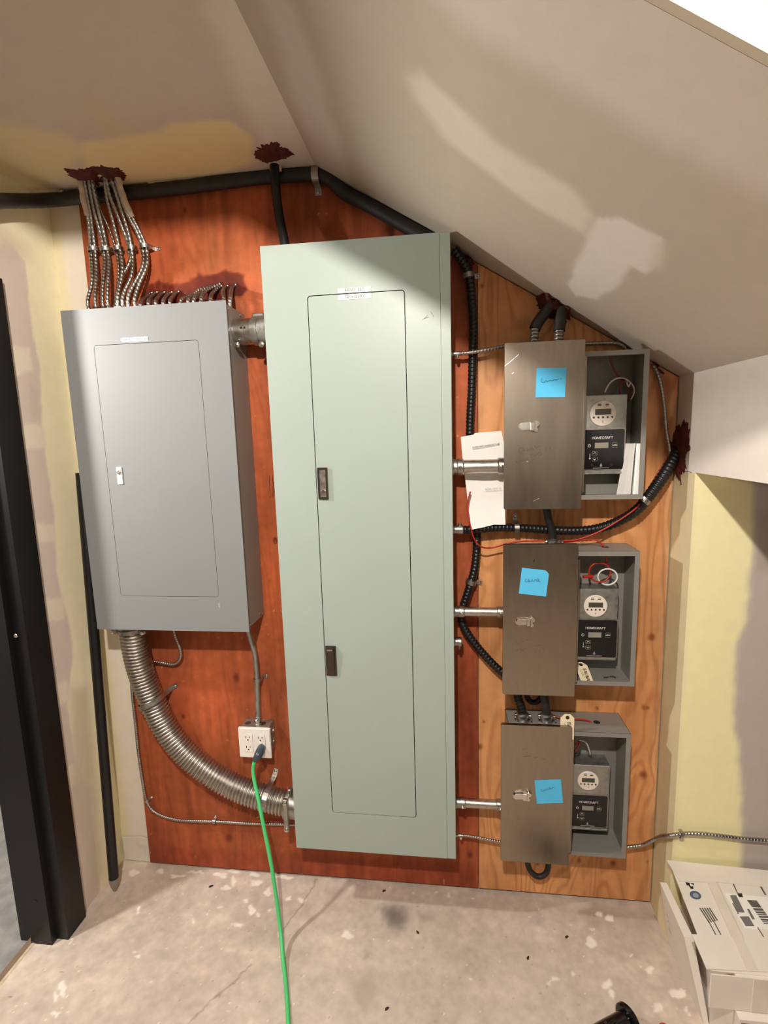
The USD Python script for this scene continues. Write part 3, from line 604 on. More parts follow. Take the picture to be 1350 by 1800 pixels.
def sealant(pts, plane, thick, label, seed=0, mat='sealant_red', extra=None):
    """a trowelled lump of fire sealant: irregular outline on its plane, bulging into the room"""
    n = np.asarray(plane[0], float); n /= np.linalg.norm(n); n = n if n @ (CAM - np.array(poly_on(pts[:1], plane)[0])) > 0 else -n
    W = poly_on(pts, plane); o = W.mean(0); u = np.cross(n, [0, 1.0, 0]) if abs(n[1]) < 0.9 else np.array([1.0, 0, 0]); u /= np.linalg.norm(u); v = np.cross(n, u)
    uv = np.stack([(W - o) @ u, (W - o) @ v], 1); pg = Polygon(uv).buffer(0.004).buffer(-0.003)
    if pg.geom_type != 'Polygon': pg = max(pg.geoms, key=lambda g: g.area)
    ring = pg.exterior; m = max(30, int(ring.length / 0.0025)); e = np.array([ring.interpolate(k / m, normalized=True).coords[0] for k in range(m)])
    cc = e.mean(0); e = e + (e - cc) / (np.linalg.norm(e - cc, axis=1, keepdims=True) + 1e-9) * (0.016 * (meshkit.fbm(np.c_[e * 130, np.full(m, seed)], 3, seed) - 0.5) * 2)[:, None]
    pg = Polygon(e).buffer(0); pg = pg if pg.geom_type == 'Polygon' else max(pg.geoms, key=lambda g: g.area)
    def bulge(a, b):
        d = shapely.distance(pg.exterior, shapely.points(np.stack([a, b], 1)))
        return thick * sstep(d / 0.012) * (0.6 + 0.8 * meshkit.fbm(np.stack([a * 90, b * 90, 0 * a], -1), 3, seed + 3)) - 0.0002
    ms = [sheet(pg, o, u, v, 0.002, 0.005, bulge)]
    return single('fire_sealant', ms + (extra or []), mat, label, 'sealant', 'red fire sealant round the penetrations' if False else None, smooth=60)

# ------------------------------------------------------------------ the three steel control boxes
BD = 0.118                                    # depth of a box, DD: plane of its open door
DD = 0.133
def control_box(z0, z1, dz0, dz1, xr, dx0, dx1, label, hs, kp, tm, seed, latch_px, slot_y):
    xl = xr - 0.356; W = 0.0018
    t = thing('control_box', label, 'control box', ((xl + xr) / 2, 0, z0))
    lip = rrect(xl, z0, xr, z1, 0.001).difference(sbox(xl + 0.013, z0 + 0.013, xr - 0.013, z1 - 0.013))
    body = [cbox((xl, -BD, z0), (xl + W, 0, z1), .0004), cbox((xr - W, -BD, z0), (xr, 0, z1), .0004), cbox((xl, -BD, z0), (xr, 0, z0 + W), .0004),
            cbox((xl, -BD, z1 - W), (xr, 0, z1), .0004), cbox((xl, -W - 0.0005, z0), (xr, -0.0005, z1), .0004), prism_y(lip, -BD - 0.0004, -BD + 0.0016)]
    part(t, 'enclosure', body, 'box_grey', smooth=20)
    xm = dx1 - 0.012                          # front plate closes the left part
    part(t, 'front_plate', cbox((xl + 0.004, -BD - 0.002, z0 + 0.004), (xm, -BD, z1 - 0.004), 0.0005), 'box_grey')
    # open door, its turned edges, hinge and pull latch
    dp = rrect(dx0, dz0, dx1, dz1, 0.004)
    door = part(t, 'door', [prism_y(dp, -DD - 0.0012, -DD), prism_y(dp.difference(dp.buffer(-0.0016)), -DD, -DD + 0.010)], 'stainless', 'brushed stainless door', smooth=25)
    hx = dx1 + 0.0005
    part(door, 'hinge', [cyl((hx, -DD + 0.002, dz0 + 0.045), (hx, -DD + 0.002, dz1 - 0.045), 0.0035, 12), cbox((hx - 0.001, -DD - 0.0004, dz0 + 0.045), (hx + 0.006, -DD + 0.012, dz1 - 0.045), 0.0006)], 'stainless')
    q = at(*latch_px, DD)
    lv = LineString([(q[0], q[2]), (q[0] + 0.030, q[2] + 0.002)]).buffer(0.0085)
    lt = part(door, 'latch', [prism_y(lv, -DD - 0.010, -DD - 0.006), cbox((q[0] + 0.020, -DD - 0.012, q[2] - 0.012), (q[0] + 0.033, -DD - 0.001, q[2] + 0.012), 0.002), cyl((q[0] + 0.038, -DD - 0.001, q[2] + 0.007), (q[0] + 0.038, -DD - 0.009, q[2] + 0.007), 0.008, 16), cyl((q[0] + 0.036, -DD - 0.001, q[2] - 0.009), (q[0] + 0.036, -DD - 0.008, q[2] - 0.009), 0.0065, 16),
               prism_y(lv.buffer(0.002), -DD - 0.003, -DD - 0.001)], 'bright_steel', 'shiny pull latch')
    # control housing inside
    HD = 0.062
    a, b = at(*hs[0], HD), at(*hs[1], HD); hx1_, hzt, hzb = (a[0] + b[0]) / 2, a[2], b[2]; hx0_ = hx1_ - 0.142
    ho = part(t, 'control_housing', [cbox((hx0_, -HD, hzb), (hx1_, -W - 0.001, hzt), 0.0012), cbox((hx0_, -HD - 0.004, hzb - 0.004), (hx1_ - 0.002, -HD + 0.006, hzb + 0.002), 0.0008)], 'zinc_sheet', smooth=20)
    a, b = at(*kp[0], HD + 0.004), at(*kp[1], HD + 0.004); kx1, kz1, kz0 = b[0], a[2], b[2]; kx0 = kx1 - (kz1 - kz0) * 1.03
    part(ho, 'bezel', prism_y(rrect(kx0 - 0.004, kz0 - 0.004, kx1 + 0.004, kz1 + 0.004, 0.003), -HD - 0.0025, -HD + 0.001), 'galvanised')
    k = part(t, 'keypad', prism_y(rrect(kx0, kz0, kx1, kz1, 0.005), -HD - 0.0045, -HD - 0.001), 'black_gloss', 'black control keypad')
    Y = -HD - 0.0045; kw, kh = kx1 - kx0, kz1 - kz0; kx, kz = lambda u: kx0 + u * kw, lambda v: kz1 - v * kh
    part(k, 'lettering', text_y('HOMECRAFT', 0.0068, kx(0.48), kz(0.235), Y, align='c', bold=True), 'print_white', smooth=False)
    part(k, 'display', cbox((kx(0.31), Y - 0.0006, kz(0.465)), (kx(0.63), Y + 0.0005, kz(0.325)), 0.0003), 'lcd_light')
    ring = Point(kx(0.18), kz(0.40)).buffer(0.0042).difference(Point(kx(0.18), kz(0.40)).buffer(0.0028))
    part(k, 'power_mark', [prism_y(ring, Y - 0.0003, Y + 0.0002), cbox((kx(0.18) - .0006, Y - .0004, kz(0.40) + .001), (kx(0.18) + .0006, Y, kz(0.40) + .005), .0001)], 'print_white')
    def outline(u0, v0, u1, v1): r = rrect(kx(u0), kz(v1), kx(u1), kz(v0), 0.0025); return prism_y(r.difference(r.buffer(-0.0006)), Y - 0.0003, Y + 0.0002)
    part(k, 'key_outline', [outline(0.72, 0.33, 0.84, 0.46)], 'lcd_light'); part(k, 'lettering', text_y('MIN', 0.0042, kx(0.78), kz(0.415), Y, align='c', bold=True), 'print_white', smooth=False)
    part(k, 'key_outline', [outline(0.25, 0.54, 0.38, 0.64)], 'lcd_light'); part(k, 'key_outline', [outline(0.25, 0.69, 0.38, 0.79)], 'lcd_light')
    ch = lambda v, s: prism_y(LineString([(kx(0.285), kz(v + s)), (kx(0.315), kz(v - s)), (kx(0.345), kz(v + s))]).buffer(0.0008), Y - 0.0003, Y + 0.0002)
    part(k, 'arrow_mark', ch(0.585, 0.012), 'print_white'); part(k, 'arrow_mark', ch(0.745, -0.012), 'print_white')
    part(k, 'thermometer_mark', [prism_y(Point(kx(0.20), kz(0.72)).buffer(0.0024), Y - 0.0003, Y), cbox((kx(0.20) - .0007, Y - .0003, kz(0.72)), (kx(0.20) + .0007, Y, kz(0.60)), .0001)], 'print_white')
    dr_ = Point(kx(0.47), kz(0.91)).buffer(0.0032)
    part(k, 'flame_mark', prism_y(dr_.union(Polygon([(kx(0.47) - .003, kz(.91) + .001), (kx(.47) + .003, kz(.91) + .001), (kx(.47), kz(.91) + .008)])), Y - 0.0003, Y), 'lcd_light')
    part(k, 'lettering', cbox((kx(0.28), Y - 0.0003, kz(0.975)), (kx(0.66), Y, kz(0.963)), 0.0001), 'print_white')
    part(k, 'screw_hole', [cyl((kx(u), Y - 0.0002, kz(v)), (kx(u), Y + 0.001, kz(v)), 0.0045, 16) for u, v in ((0.26, 0.10), (0.72, 0.10), (0.26, 0.89), (0.72, 0.89))], 'black_pvc')
    # round timer
    c = at(*tm[:2], HD + 0.003); R = tm[2] * (c[1] + 1.6 + 0.0) / FPX * 1.02
    d = part(t, 'timer_dial', [lathe([(R, 0), (R, 0.003), (R - 0.0015, 0.0045), (0.001, 0.0048)], (c[0], -HD + 0.0005, c[2]), (0, -1, 0), 40)], 'dial_white', 'round white timer', smooth=40)
    Y = -HD - 0.0043; s = R / 0.034
    part(d, 'display', cbox((c[0] - 0.0205 * s, Y - 0.0008, c[2] - 0.0035 * s), (c[0] + 0.0205 * s, Y + 0.0008, c[2] + 0.0115 * s), 0.0003), 'lcd_dark')
    for u in (-2, -1, 0, 1, 2): part(d, 'button', cyl((c[0] + u * 0.0118 * s, Y + 0.0006, c[2] - 0.0105 * s), (c[0] + u * 0.0118 * s, Y - 0.0012, c[2] - 0.0105 * s), 0.0026 * s, 12, 0.0003), 'ink')
    for u in (-1, 1): part(d, 'indicator', cbox((c[0] + (u * 0.0098 - 0.0045) * s, Y - 0.0006, c[2] + 0.0205 * s), (c[0] + (u * 0.0098 + 0.0045) * s, Y + 0.0006, c[2] + 0.0235 * s), 0.0003), 'ink')
    part(d, 'lettering', [cbox((c[0] - 0.0006, Y - 0.0004, c[2] - 0.025 * s), (c[0] + 0.0006, Y + 0.0004, c[2] - 0.019 * s), 0.0002)] + [text_y(w, 0.0016, c[0] + u * s, c[2] + 0.0262 * s, Y + 0.0002, depth=0.0003, align='c') for w, u in (('ON/OFF', -0.0098), ('AUTO', 0.0098))], 'ink', smooth=False)
    return t, dict(xl=xl, xr=xr, z0=z0, z1=z1, hx1=hx1_, hzt=hzt, hzb=hzb, door=door)
b1, B1 = control_box(1.397, 1.800, 1.374, 1.830, 0.540, 0.1594, 0.3698, 'highest steel control box, with folded white paper standing inside it', [(1103.5, 692.5), (1098, 830)], [(1026, 756), (1095.5, 824)], (1060, 726.5, 20.6), 1, (918, 750), 0)
b2, B2 = control_box(0.8415, 1.2475, 0.8125, 1.2725, 0.539, 0.1590, 0.3665, 'steel control box in the middle, with a coil of red wire inside at the top', [(1088.5, 1035.5), (1082, 1158)], [(1014, 1090), (1082.5, 1155.6)], (1047, 1065.5, 19.5), 2, (912, 1092), 0)
b3, B3 = control_box(0.272, 0.690, 0.2487, 0.7138, 0.537, 0.1555, 0.3635, 'lowest steel control box, with a beige tag standing on its top', [(1073, 1347), (1068.5, 1458)], [(1005, 1397.5), (1066, 1455)], (1034, 1373, 18.5), 3, (907, 1397), 0)
# faint pencil writing and scratches on the doors
part(B1['door'], 'handwriting', [stroke(s, DD + 0.0014, 0.0008) for s in ([(919, 788), (914, 787), (912, 793), (915, 797), (919, 795)], [(920, 788), (921, 794), (922, 791), (924, 793)], [(926, 787), (927, 793), (929, 789), (931, 792)], [(932, 785), (934, 791), (936, 787), (938, 791)], [(940, 783), (942, 788), (946, 784), (949, 785)],
   [(907, 809), (908, 815), (908, 812), (911, 810), (912, 815)], [(914, 806), (915, 813), (917, 808), (919, 812)], [(921, 805), (922, 811), (926, 805), (928, 810)], [(931, 800), (937, 799)], [(934, 800), (935, 804)], [(937, 802), (941, 800), (944, 799), (947, 796), (951, 796), (951, 799), (947, 800)], [(959, 788), (961, 792)], [(966, 786), (968, 789)])], 'pencil', smooth=60)
part(B1['door'], 'scratch', [stroke([(887, 644), (897, 636), (912, 623)], DD + 0.0013, 0.0006), stroke([(937, 881), (948, 876)], DD + 0.0013, 0.0006), stroke([(925, 812), (928, 811)], DD + 0.0013, 0.001), stroke([(900, 657), (903, 655)], DD + 0.0013, 0.0008)], 'bright_steel', smooth=60)
part(B2['door'], 'handwriting', [stroke(s, DD + 0.0014, 0.0007) for s in ([(907, 1128), (911, 1132)], [(917, 1128), (921, 1127)], [(924, 1126), (927, 1124), (930, 1126)], [(932, 1126), (936, 1123)], [(907, 1143), (912, 1142)], [(915, 1140), (917, 1144), (920, 1141)], [(923, 1139), (926, 1141)], [(940, 1136), (946, 1135), (950, 1133), (953, 1135)], [(942, 1145), (943, 1149)], [(947, 1143), (950, 1145)], [(954, 1140), (957, 1143)])], 'pencil', smooth=60)
part(B3['door'], 'handwriting', [stroke(s, DD + 0.0014, 0.0007) for s in ([(918, 1318), (926, 1316)], [(920, 1330), (934, 1328)], [(938, 1333), (946, 1331)], [(952, 1333), (958, 1335)])], 'pencil', smooth=60)
part(B2['door'], 'rust_spot', stroke([(939, 983), (938, 988)], DD + 0.0013, 0.0018), 'dark_bronze', smooth=60)

# ------------------------------------------------------------------ sticky notes
def note(px4, label, strokes, curl=0.0, cut=None, mat='note_blue'):
    d = DD + 0.0016; W = np.array([at(x, y, d) for x, y in px4]); o = W[0]
    u = W[1] - W[0]; v = W[0] - W[3]; L = (np.linalg.norm(u) + np.linalg.norm(W[2] - W[3])) / 2; u /= np.linalg.norm(u); v = np.array([-u[2], 0, u[0]])
    pg = Polygon([(0, -L), (L, -L), (L, 0), (0, 0)] if cut is None else [(0, -L), (L, -L), (L, -cut), (L - cut * 0.35, -cut * 0.45), (L - cut * 0.9, -cut * 0.08), (L - cut * 1.3, 0), (0, 0)])
    t = thing('sticky_note', label, 'sticky note', o, 'blue sticky notes on the control box doors')
    part(t, 'sheet', sheet(pg, o, u, v, 0.0004, 0.006, lambda a, b: curl * np.clip((-b - L * 0.35) / L, 0, 1) ** 2), mat, smooth=60)
    part(t, 'handwriting', [stroke(s, d + 0.0016 + curl * 0.05, 0.0006) for s in strokes], 'note_ink', smooth=60)
note([(943.5, 647), (995, 646.5), (995.5, 696.5), (943, 697.5)], 'blue sticky note on the highest steel control box', [[(953, 665), (951.5, 669), (954, 672), (957.5, 671.5), (958.5, 669)], [(959, 668), (963.5, 670.5), (967, 668), (970.5, 669.5), (974, 667), (977.5, 668), (982, 665.5)], [(986, 664), (987, 667)]], 0.004)
note([(917.5, 998), (965, 1003), (961, 1049), (912.5, 1042.5)], 'blue sticky note with a clipped corner, on the middle steel control box', [[(925, 1017), (923, 1020), (925, 1023), (927, 1022)], [(928.5, 1017), (929, 1022.5), (932, 1022)], [(929, 1019.5), (931.5, 1019.5)], [(934, 1023), (936, 1018), (937, 1022.5)], [(939, 1022), (941, 1018), (943, 1022)], [(944.5, 1022.5), (945, 1017.5), (948, 1019), (945.5, 1020.5), (950, 1023)]], 0.002, 0.012)
note([(939.5, 1371.5), (986, 1370), (990.5, 1415), (944.5, 1417.5)], 'blue sticky note on the lowest steel control box', [[(951, 1387), (952.5, 1391), (956.5, 1389.5), (957, 1387.5), (959, 1389.5), (961, 1386.5), (964, 1388), (966, 1383.5), (967.5, 1387), (971, 1385), (974, 1384)]], 0.002)

# ------------------------------------------------------------------ what lies and stands in and on the boxes
# folded paper in the highest box
a, b, c_, e_ = at(1100, 780, 0.09), at(1128, 781, 0.09), at(1126, 868, 0.10), at(1083, 858, 0.075)
X = lambda px, d: at(px, 850, d)[0]
xs_ = np.array([[X(1084, .062), -0.062], [X(1096, .080), -0.082], [X(1107, .096), -0.097], [X(1109, .096), -0.094], [X(1107, .050), -0.050], [X(1109, .046), -0.046], [X(1112, .050), -0.052], [X(1113, .095), -0.096], [X(1116, .099), -0.100], [X(1124, .099), -0.100], [X(1127, .094), -0.095]])
ln = LineString(xs_).buffer(0.0007, cap_style='flat', join_style='round')
lo = prism_z(ln, B1['z0'] + 0.003, a[2]); vv = lo.vertices.copy(); tt = (vv[:, 2] - B1['z0']) / (a[2] - B1['z0']); vv[:, 0] += 0.004 * tt + 0.016 * tt * np.clip((X(1112, .09) - vv[:, 0]) / 0.03, 0, 1)
single('folded_paper', trimesh.Trimesh(vv, lo.faces, process=False), 'paper', 'folded white paper standing inside the highest steel control box', 'paper', smooth=20)
# tags
def tag_card(O, u, v, L, Wd, txt, label):
    n = np.cross(u, v); t = thing('card_tag', label, 'tag', O)
    pg = Polygon([(0, 0), (Wd, 0), (Wd, L - 0.012), (Wd - 0.012, L), (0.012, L), (0, L - 0.012)]).difference(Point(Wd / 2, L - 0.012).buffer(0.0035))
    part(t, 'card', sheet(Polygon(pg.exterior.coords), O, u, v, 0.0006, 0.008), 'tag_card', smooth=False)
    e = Point(Wd / 2, L - 0.011).buffer(0.0055)
    m = trimesh.creation.extrude_polygon(e, 0.0006, engine='earcut'); w = m.vertices
    part(t, 'eyelet', trimesh.Trimesh(O + w[:, :1] * u + w[:, 1:2] * v + (w[:, 2:] + 0.0004) * n, m.faces, process=False), 'dark_bronze', smooth=False)
    m = meshkit.text_mesh(txt, 0.0095, 0.0004, True); w = m.vertices
    P2 = O + (Wd * 0.52 + w[:, 1:2]) * u + (L - 0.024 - w[:, :1]) * v + (w[:, 2:] + 0.0004) * n
    part(t, 'lettering', trimesh.Trimesh(P2, m.faces, process=False), 'black_pvc', smooth=False)
    part(t, 'small_print', [trimesh.Trimesh(O + w_[:, :1] * u + w_[:, 1:2] * v + (w_[:, 2:] + 0.0004) * n, m_.faces, process=False) for m_ in [trimesh.creation.box((0.0008, 0.03, 0.0003)).apply_translation((Wd * q, L - 0.045, 0.00015)) for q in (0.30, 0.40)] for w_ in [m_.vertices]], 'ink', smooth=False)
O = np.array([at(983, 1278, 0.124)[0] + 0.003, -0.126, 0.655]); tag_card(O, np.array([1.0, 0, 0]), np.array([0.02, 0.10, 0.99]) / np.linalg.norm([0.02, 0.10, 0.99]), 0.092, 0.040, 'SAUNA', 'beige card tag standing on top of the lowest steel control box')
q = at(1040, 1199, 0.105)
O = np.array([q[0] - 0.032, -0.112, B2['z0'] + 0.006]); tag_card(O, np.array([1.0, -0.05, 0]) / np.linalg.norm([1, .05, 0]), np.array([-0.08, 0.85, 0.42]) / np.linalg.norm([.08, .85, .42]), 0.075, 0.036, 'SAUNA', 'beige card tag lying in the bottom of the middle steel control box')
for i, (x, y) in enumerate(((1061, 1193), (1071, 1196), (1083, 1193))):
    c = at(x, y, 0.075); c = np.array([c[0], c[1], B2['z0'] + 0.0055]); d = np.array([math.cos(i * 1.1), math.sin(i * 1.1) * 0.6, 0]); d /= np.linalg.norm(d)
    t = thing('loose_screw', ['loose silver screw in the middle control box, nearest the tag', 'loose silver screw in the middle control box, between two others', 'loose silver screw in the middle control box, farthest from the tag'][i], 'screw', c, 'loose screws in the middle box')
    part(t, 'shank', tube([c, c + d * 0.012], 0.0016, 8, 0.002), 'dark_bronze'); part(t, 'head', lathe([(0.002, 0), (0.0042, 0.0012), (0.0036, 0.0026), (0.001, 0.003)], c, -d, 12), 'bright_steel')
# wires
def wire(name, pts, r, mat, label, cat='wire', step=0.006, extra=None):
    t = thing(name, label, cat, np.asarray(pts[0]))
    part(t, 'lead', [tube(p, r, 8, step) for p in ([pts] if np.ndim(pts) == 2 else pts)], mat, smooth=60)
    for n_, m_, mm_ in (extra or []): part(t, n_, m_, mm_, smooth=60)
    return t
def loop(cx, cy, rx, ry, d0, d1, n=14, turns=1.0, ph=0.0):
    return [at(cx + rx * math.cos(ph + 2 * math.pi * turns * k / n), cy + ry * math.sin(ph + 2 * math.pi * turns * k / n), d0 + (d1 - d0) * k / n) for k in range(n + 1)]
wire('coiled_wire', np.array([at(1064, 975, 0.075), at(1066, 985, 0.072)] + loop(1054, 1006, 19, 17, 0.045, 0.072, 42, 3.0, -0.9)), 0.0026, 'wire_red', 'coiled red wire with a white tie, in the middle steel control box', 'wire',
     extra=[('cable_tie', tube(np.array(loop(1068, 1014, 17, 14, 0.070, 0.078, 18, 0.93, 2.6)), 0.0026, 8, 0.004), 'wire_white'), ('wire_nut', tube(np.array([at(1042, 1013, 0.07), at(1025, 1014, 0.078)]), [0.005, 0.0042], 10, 0.004), 'wire_red')])
wire('coiled_wire', np.array([at(1070, 622, 0.06), at(1082, 655, 0.045), at(1094, 668, 0.035)] + loop(1098, 690, 9, 20, 0.03, 0.05, 30, 2.0, -1.2)), 0.0026, 'wire_brown', 'dark red wire bundle with a white tie, in the highest steel control box', 'wire',
     extra=[('cable_tie', tube(path((1063, 690, 0.05), (1070, 676, 0.05), (1082, 666, 0.045), (1096, 665, 0.04), (1110, 674, 0.04), (1115, 688, 0.04), (1109, 702, 0.04)), 0.0022, 8, 0.005), 'wire_white'),
            ('tie_tail', tube(path((1101, 668, 0.04), (1105, 680, 0.045), (1108, 672, 0.045)), 0.0022, 8, 0.004), 'wire_white')])
wire('coiled_wire', np.array([at(1008, 1302, 0.09), at(1012, 1308, 0.08), at(1018, 1303, 0.07), at(1015, 1316, 0.07), at(1007, 1322, 0.07), at(1004, 1330, 0.07)]), 0.003, 'wire_brown', 'short dark red wire with a white lead, in the lowest steel control box', 'wire',
     extra=[('white_lead', tube(path((1018, 1301, 0.08), (1027, 1303, 0.07), (1034, 1313, 0.05), (1037, 1324, 0.035)), 0.0026, 8, 0.005), 'wire_white'), ('grommet', cyl(at(1037, 1322, 0.036), at(1037.4, 1326, 0.034), 0.005, 12), 'zinc_sheet')])
for k, (n, pts, mat, lab) in enumerate((
    ('signal_wire', path((827, 864, 0.060), (823, 880, 0.066), (822, 900, 0.072), (827, 925, 0.074), (834, 948, 0.070), (846, 961, 0.064), (865, 963, 0.05), (887, 957, 0.055), (905, 953, 0.055), (935, 951, 0.055), (980, 950, 0.055)), 'wire_red', 'red wire hanging beside the white paper and running behind the middle steel control box'),
    ('signal_wire', path((975, 951, 0.062), (1005, 950, 0.062), (1030, 944, 0.064), (1062, 930, 0.068), (1095, 910, 0.072), (1118, 893, 0.072), (1135, 868, 0.03), (1150, 842, 0.026), (1163, 820, 0.022), (1178, 796, 0.018)), 'wire_red', 'red wire running up along the curved black conduit at the right'),
    ('signal_wire', path((985, 954, 0.055), (1012, 951, 0.058), (1035, 948, 0.06), (1050, 950, 0.062), (1058, 957, 0.062), (1063, 961, 0.062), (1064, 966, 0.062)), 'wire_red', 'short red wire entering the hole in the top of the middle steel control box'),
    ('signal_wire', path((962, 1246, 0.04), (972, 1256, 0.05), (985, 1262, 0.058), (1010, 1264, 0.06), (1030, 1266, 0.06), (1042, 1271, 0.06), (1047, 1276, 0.06), (1048, 1281, 0.06)), 'wire_red', 'red wire entering the hole in the top of the lowest steel control box'))):
    wire(n, pts, 0.0024, mat, lab)
for bx, px, py, nm in ((b2, 1063, 961, 0), (b3, 1048, 1274, 1)):
    q = at(px, py, 0.062); z = (B2 if bx is b2 else B3)['z1']
    part(bx, 'wire_hole', cyl((q[0] + 0.002, -0.060, z - 0.0005), (q[0] + 0.002, -0.060, z + 0.0006), 0.010, 18, 0.0002), 'gap_dark', 'dark wire hole')

# paper behind the nipple
o = at(810, 927, 0.035); u, v = np.array([1.0, 0, 0]), np.array([0, 0, 1.0])
pts = [(810, 768), (832, 764), (835, 761), (881, 757.5), (884, 772), (887, 787), (887, 850), (887, 920), (867, 919.5), (845, 924), (828, 927), (824, 900), (820.5, 866), (813, 807)]
pg = Polygon([((at(x, y, 0.035) - o)[0], (at(x, y, 0.035) - o)[2]) for x, y in pts])
PAPD = 0.033
t = thing('instruction_sheet', 'creased white instruction sheet hung behind a short steel conduit', 'paper', o)
part(t, 'sheet', sheet(pg, o, u, v, 0.0005, 0.007, lambda a, b: 0.004 * np.sin(a * 30 + b * 14) + 0.004 * (meshkit.fbm(np.stack([a * 18, b * 18, 0 * a], -1), 2, 9) - 0.5) + 0.034 * np.clip((0.09 - b) / 0.09, 0, 1) ** 1.5), 'paper', smooth=50)
p0 = at(830, 788, 0.042); part(t, 'lettering', [text_y('HOMECRAFT MANUFACTURING'[:21], 0.0042, p0[0], p0[2], -0.0425, 6.5, 0.0003, True)], 'ink', smooth=False)
p0 = at(853, 861, 0.042); part(t, 'lettering', [text_y('MODEL FREQ-24', 0.0042, p0[0], p0[2], -0.0465, 3, 0.0003)], 'ink_faint', smooth=False)

# ------------------------------------------------------------------ conduits between the panels
def nipple(px0, px1, d, r, label, c0=0.034, c1=0.022, x_end=None):
    a = at(*px0, d); b = at(*px1, d); z = (a[2] + b[2]) / 2
    a[2] = b[2] = z; a[0] = gx1 - 0.004; b[0] = B1['xl'] + 0.002
    t = thing('steel_conduit', label, 'conduit', a, 'short steel conduits between the sage panel and the control boxes')
    part(t, 'pipe', tube([a, b], r, 24, 0.03), 'aluminium')
    connector(t, a + (0.004, 0, 0), (1, 0, 0), r, c0, lug_dir=(0, -1, 0)); connector(t, b - (0.001, 0, 0), (-1, 0, 0), r, c1 + 0.016, lug_dir=(0, -1, 0))
nipple((800, 821), (887, 819), 0.072, 0.0205, 'thick steel conduit in front of the white instruction sheet')
nipple((800, 1074), (885, 1077), 0.072, 0.0150, 'thin steel conduit beside the latch of the middle control box')
nipple((803, 1410), (880, 1415), 0.072, 0.0150, 'thin steel conduit beside the lowest control box')
def armour(pts, r, label, name='armored_cable', group=None, pitch=0.0095, amp=0.0008, mat='galvanised', ends=(), cat='cable', coat=None, sides=10):
    p = np.asarray(pts); t = thing(name, label, cat, p[0], group)
    part(t, 'armor', tube(p, r, sides, rib=(pitch, amp, True)), mat, smooth=50)
    for k in ends:
        a, b = (p[0], p[1]) if k == 0 else (p[-1], p[-2])
        connector(t, a, b - a, r, 0.026, lug_dir=(0, -0.3, -1))
    if coat is not None: part(t, 'sealant_coat', tube(p[:3], coat, 12, 0.004, rough=0.003, seed=int(abs(p[0][0]) * 900)), 'sealant_tan', smooth=60)
    return t
# cables around the boxes
yk = -0.035
armour(np.vstack([[[gx1, -0.045, at(800, 622, 0.045)[2]]], path((815, 621, 0.045), (845, 617, 0.045), (870, 612, 0.04), (890, 608, 0.03), (920, 604, 0.022), (980, 604, 0.02), (1040, 604, 0.02), (1070, 603, 0.018), (1088, 605, 0.016), (1098, 611, 0.008))]), 0.0056, 'thin armored cable from the sage panel over the highest control box', ends=(0,))
armour(path((1147, 642, 0.012), (1155, 655, 0.018), (1164, 690, 0.02), (1168, 720, 0.02), (1171, 755, 0.02), (1176, 783, 0.02), (1179, 800, 0.015)), 0.0056, 'armored cable hanging at the right of the highest control box')
armour(np.vstack([[[gx1, -0.04, at(803, 1468, 0.04)[2]]], path((820, 1469, 0.04), (845, 1473, 0.04), (870, 1478, 0.038), (900, 1484, 0.035))]), 0.0042, 'thin armored cable low between the sage panel and the lowest control box', ends=(0,), pitch=0.008)
cr = np.vstack([[[B3['xr'] - 0.004, -0.036, at(1098, 1489, 0.036)[2]]], path((1105, 1489, 0.036), (1112, 1488, 0.035), (1128, 1486, 0.035), (1142, 1480, 0.045)), [on(1156, 1473, (1, 0, 0), XR - 0.014)], path((1180, 1469, 0.140), (1200, 1466, 0.139), (1230, 1466, 0.139), (1270, 1470, 0.139), (1310, 1475, 0.139), (1350, 1478, 0.139), (1420, 1486, 0.139), (1600, 1506, 0.139), (1900, 1542, 0.139))])
armour(cr, 0.0062, 'armored cable clipped across the yellow wall above the cartons', pitch=0.009, amp=0.0008)
strap(at(1197, 1467, 0.139), (1, 0.05, 0), 0.0088, (0, 0, -1), 'cable_clip', 'small clip holding the armored cable on the yellow wall', w=0.009, d_wall=0.126, ear=0.012)
# black corrugated conduits
def flex(pts, r, label, rib=(0.0115, 0.0011, False), mat='black_pvc', ends=(), sides=16, big=False):
    p = np.asarray(pts); t = thing('black_conduit', label, 'conduit', p[0])
    part(t, 'tube', tube(p, r, sides, rib=rib) if rib else tube(p, r, sides, 0.008, rough=0.0006, seed=len(p)), mat, smooth=50)
    for k in ends:
        a, b = (p[0], p[1]) if k == 0 else (p[-1], p[-2])
        if big:
            part(t, 'connector', [lathe([(0.020, 0), (0.0205, 0.005), (0.017, 0.006), (0.0175, 0.013), (0.0205, 0.014), (0.0205, 0.023), (0.0150, 0.027)], a, b - a, 20), cbox(a + (-0.027, -0.008, 0.012), a + (-0.017, 0.004, 0.024), 0.002), cbox(a + (0.017, -0.008, 0.010), a + (0.026, 0.004, 0.022), 0.002), cyl(a + (-0.024, -0.006, 0.016), a + (-0.026, -0.020, 0.022), 0.003, 10), cyl(a + (0.022, -0.006, 0.016), a + (0.024, -0.020, 0.012), 0.003, 10)], 'galvanised', 'bulky clamp connector'); continue
        connector(t, a, b - a, r, 0.034, lug_dir=(0, -0.2, 1) if k == 0 else (0.3, -1, 0))
    return t
